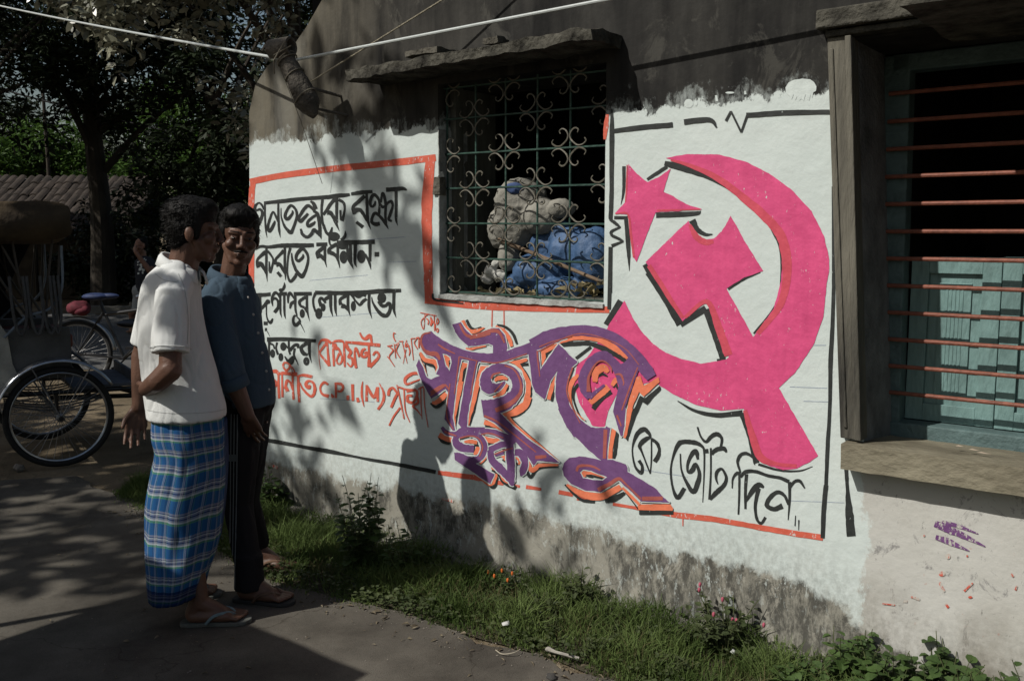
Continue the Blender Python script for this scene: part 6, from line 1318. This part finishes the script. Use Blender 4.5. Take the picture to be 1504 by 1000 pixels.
cf = s2.lerp(e2, 1.0); mb.cap2(s2+Vector((.02, .05, .012)), s2.lerp(e2, .1), .078, .074); mb.tube([s2.lerp(e2, .04), s2.lerp(e2, .5), e2, e2.lerp(w2_, .30)], [.074, .067, .062, .055], 16)
mb.cap2(s3+Vector((-.02, -.05, .012)), s3, .072, .07); mb.tube([s3, s3.lerp(e3, .6), e3], [.07, .062, .058], 14)
shirt2 = blob(mb, 'shirt', BSH, man2, .0062, 5, wrinkle(.0075, 11.5, .40, 11))
m = MB(); c_ = e2.lerp(w2_, .24); ax = (w2_-e2).normalized()
m.tube([c_-ax*.028, c_-ax*.024, c_+ax*.02, c_+ax*.024], [.055, .063, .061, .052], 18); rough(m, .004, 30); m.build('rolled_cuff', BSH, shirt2, smooth=True, auto=0)
collar(man2, B_(338, 405, .02), .072, .066, -.022, .012, .046, BSH, az0=math.pi*.62)
m = MB()
for px, py in ((366, 437), (374, 462), (381, 489), (387, 518), (393, 545), (397, 572)): m.ell(B_(px-2, py, -.052), (.006, .004, .006), nu=8, nv=6)
m.build('buttons', mat('pearl_button', (.45, .45, .42), .3), shirt2, smooth=True)
TRO = cloth('black_trouser_cloth', (.018, .017, .019), .3); mb = MB()
mb.limb([B_(352, 590, -.02), B_(350, 640, -.04), B_(350, 740, -.06), b1+Vector((-.004, 0, .015))], [.115, .10, .068, .056]); mb.limb([B_(366, 590, .05), B_(365, 640, .08), B_(360, 735, .13), b2+Vector((0, 0, .02))], [.105, .095, .066, .054]); mb.cap2(B_(352, 585), B_(366, 585, .03), .115)
mb.tube([b1+Vector((-.002, 0, .10)), b1+Vector((-.002, 0, -.055))], [.058, .066], 16)
tro = blob(mb, 'trousers', TRO, man2, .0075, 4, wrinkle(.006, 8, .4, 21))
# three pale piping stripes down the near leg
bv = BVHTree.FromPolygons([v.co for v in tro.data.vertices], [tuple(p.vertices) for p in tro.data.polygons])
for k in range(3):
    m = MB(); vs = []
    for j in range(60):
        py = 608+j*(868-608)/59; px = 343.5-2.5*(py-608)/260+(k-1)*4.6*(1 if py < 700 else 1-.25*(py-700)/168)
        h_ = bv.ray_cast(C0, (at(px, py, 4)-C0).normalized()); h2_ = bv.ray_cast(C0, (at(px+1.5, py, 4)-C0).normalized())
        if h_[0] is None or h2_[0] is None: continue
        vs += [h_[0]+h_[1]*.0022, h2_[0]+h2_[1]*.0022]
    m.add(vs, [(2*i_, 2*i_+1, 2*i_+3, 2*i_+2) for i_ in range(len(vs)//2-1)])
    m.build('side_stripe', mat('pale_piping', (.20, .21, .21), .8), tro)
m = MB(); q = [bv.ray_cast(C0, (at(px, py, 4)-C0).normalized()) for px, py in ((332, 667), (347, 667), (347, 677), (332, 677))]
if all(a[0] is not None for a in q): m.add([a[0]+a[1]*.004 for a in q], [(3, 2, 1, 0)]); m.build('pocket_tab', mat('grey_tab', (.14, .15, .15), .8), tro)
for q in (g1, g2, g3, g4): q.z = .004
sandal(man2, g1, g2, mat('black_rubber_sole', (.03, .03, .03), .8), M_BROWNL); sandal(man2, g3, g4, mat('dark_tan_sole', (.09, .06, .045), .8), mat('tan_leather', (.2, .12, .08), .6))

# --- a man across the road in a black T-shirt, hand raised to his face
D_ = lambda px, py, dy=0.: at(px, py, 14.4+dy)
man3 = thing('person', 'distant man across the road in a black T-shirt with a white print', 'person', (0, 0, 0))
mb = MB(); P3, M3 = head(mb, D_(207, 361), R(-130), R(-5)); mb.cap2(D_(211, 382, .03), D_(209, 370, .03), .058, .055); mb.cap2(D_(213, 390), D_(213, 430), .13, .13)
mb.cap2(D_(205, 388), D_(221, 388), .06); mb.cap2(D_(209, 430), D_(215, 430), .11); hnd = D_(199, 370, -.25); elb = D_(223, 402, -.2); mb.limb([D_(222, 386, 0), elb], [.055, .045]); mb.limb([elb, elb.lerp(hnd, .4), hnd], [.045, .042, .03]); hand(mb, hnd, D_(197, 362, -.2)-hnd, Vector((.2, .6, .3)), .8, 1.05)
e4 = D_(206, 410, -.05); mb.limb([D_(204, 386, 0), e4, D_(206, 430, -.1)], [.055, .045, .03]); hand(mb, D_(206, 430, -.1), Vector((0, 0, -1)), Vector((0, -1, 0)), .4)
k1, k2 = ground(197, 491), ground(190, 489.5); k3, k4 = ground(214, 487), ground(209, 486)
k2 = k1+(k2-k1).normalized()*.25; k4 = k3+(k4-k3).normalized()*.25
for q in (k1, k2, k3, k4): q.z = .015
c1, _, _ = foot(mb, k1, k2); c2, _, _ = foot(mb, k3, k4); mb.limb([c1, c1+Vector((0, 0, .22)), D_(201, 455)], [.038, .055, .06]); mb.limb([c2, c2+Vector((0, 0, .22)), D_(216, 455, .05)], [.038, .055, .06])
blob(mb, 'body', mat('tan_skin', (.26, .13, .085), .5, .15, 12), man3, .010, 3); eyes(man3, P3, M3)
hair(man3, P3, M3, [((-.03, 0, .06), (.085, .080, .07)), ((-.05, 0, .01), (.065, .078, .08))], 5, strands=500)
mb = MB(); mb.rings(loft(dense([(376, 212, 5, 0, .06), (381, 213, 13, 0, .11), (390, 213, 15, 0, .14), (405, 213, 14.5, 0, .15), (420, 213, 14, 0, .15), (428, 213, 14, 0, .15)], 3), 26, 14.4))
mb.tube([D_(221, 385, 0), D_(222, 395, -.09)], [.085, .075], 12); mb.tube([D_(205, 385, 0), D_(205, 397, -.02)], [.08, .072], 12)
ts = blob(mb, 't_shirt', cloth('navy_jersey', (.04, .042, .052)), man3, .013, 3, wrinkle(.008, 7, .6))
bv3 = BVHTree.FromPolygons([v.co for v in ts.data.vertices], [tuple(p.vertices) for p in ts.data.polygons]); m = MB(); rr_ = random.Random(8)
for k in range(26):
    px = rr_.gauss(207.5, 2.6); py = rr_.uniform(380, 404); s_ = rr_.uniform(.8, 1.9); q = [bv3.ray_cast(C0, (at(px+a*s_, py+b_*s_, 14)-C0).normalized()) for a, b_ in ((-1, -.6), (1, -1), (.8, .7), (-.8, 1))]
    if all(a[0] is not None for a in q): m.add([a[0]+a[1]*(.004+k*.0004) for a in q], [(0, 1, 2, 3)])
if m.v: m.build('white_print', mat('white_print', (.75, .8, .78), .8), ts)
mb = MB(); mb.cap2(D_(207, 428), D_(217, 428), .14); mb.tube([D_(207, 430), D_(202, 458)], [.11, .095], 14); mb.tube([D_(217, 430, .04), D_(216, 458, .05)], [.11, .095], 14); blob(mb, 'shorts', cloth('grey_white_cotton', (.34, .35, .35)), man3, .013, 3, wrinkle(.008, 7, .6, 4))
for q in (k1, k2, k3, k4): q.z = .003
sandal(man3, k1, k2, M_SOLE, M_BROWNL); sandal(man3, k3, k4, M_SOLE, M_BROWNL)
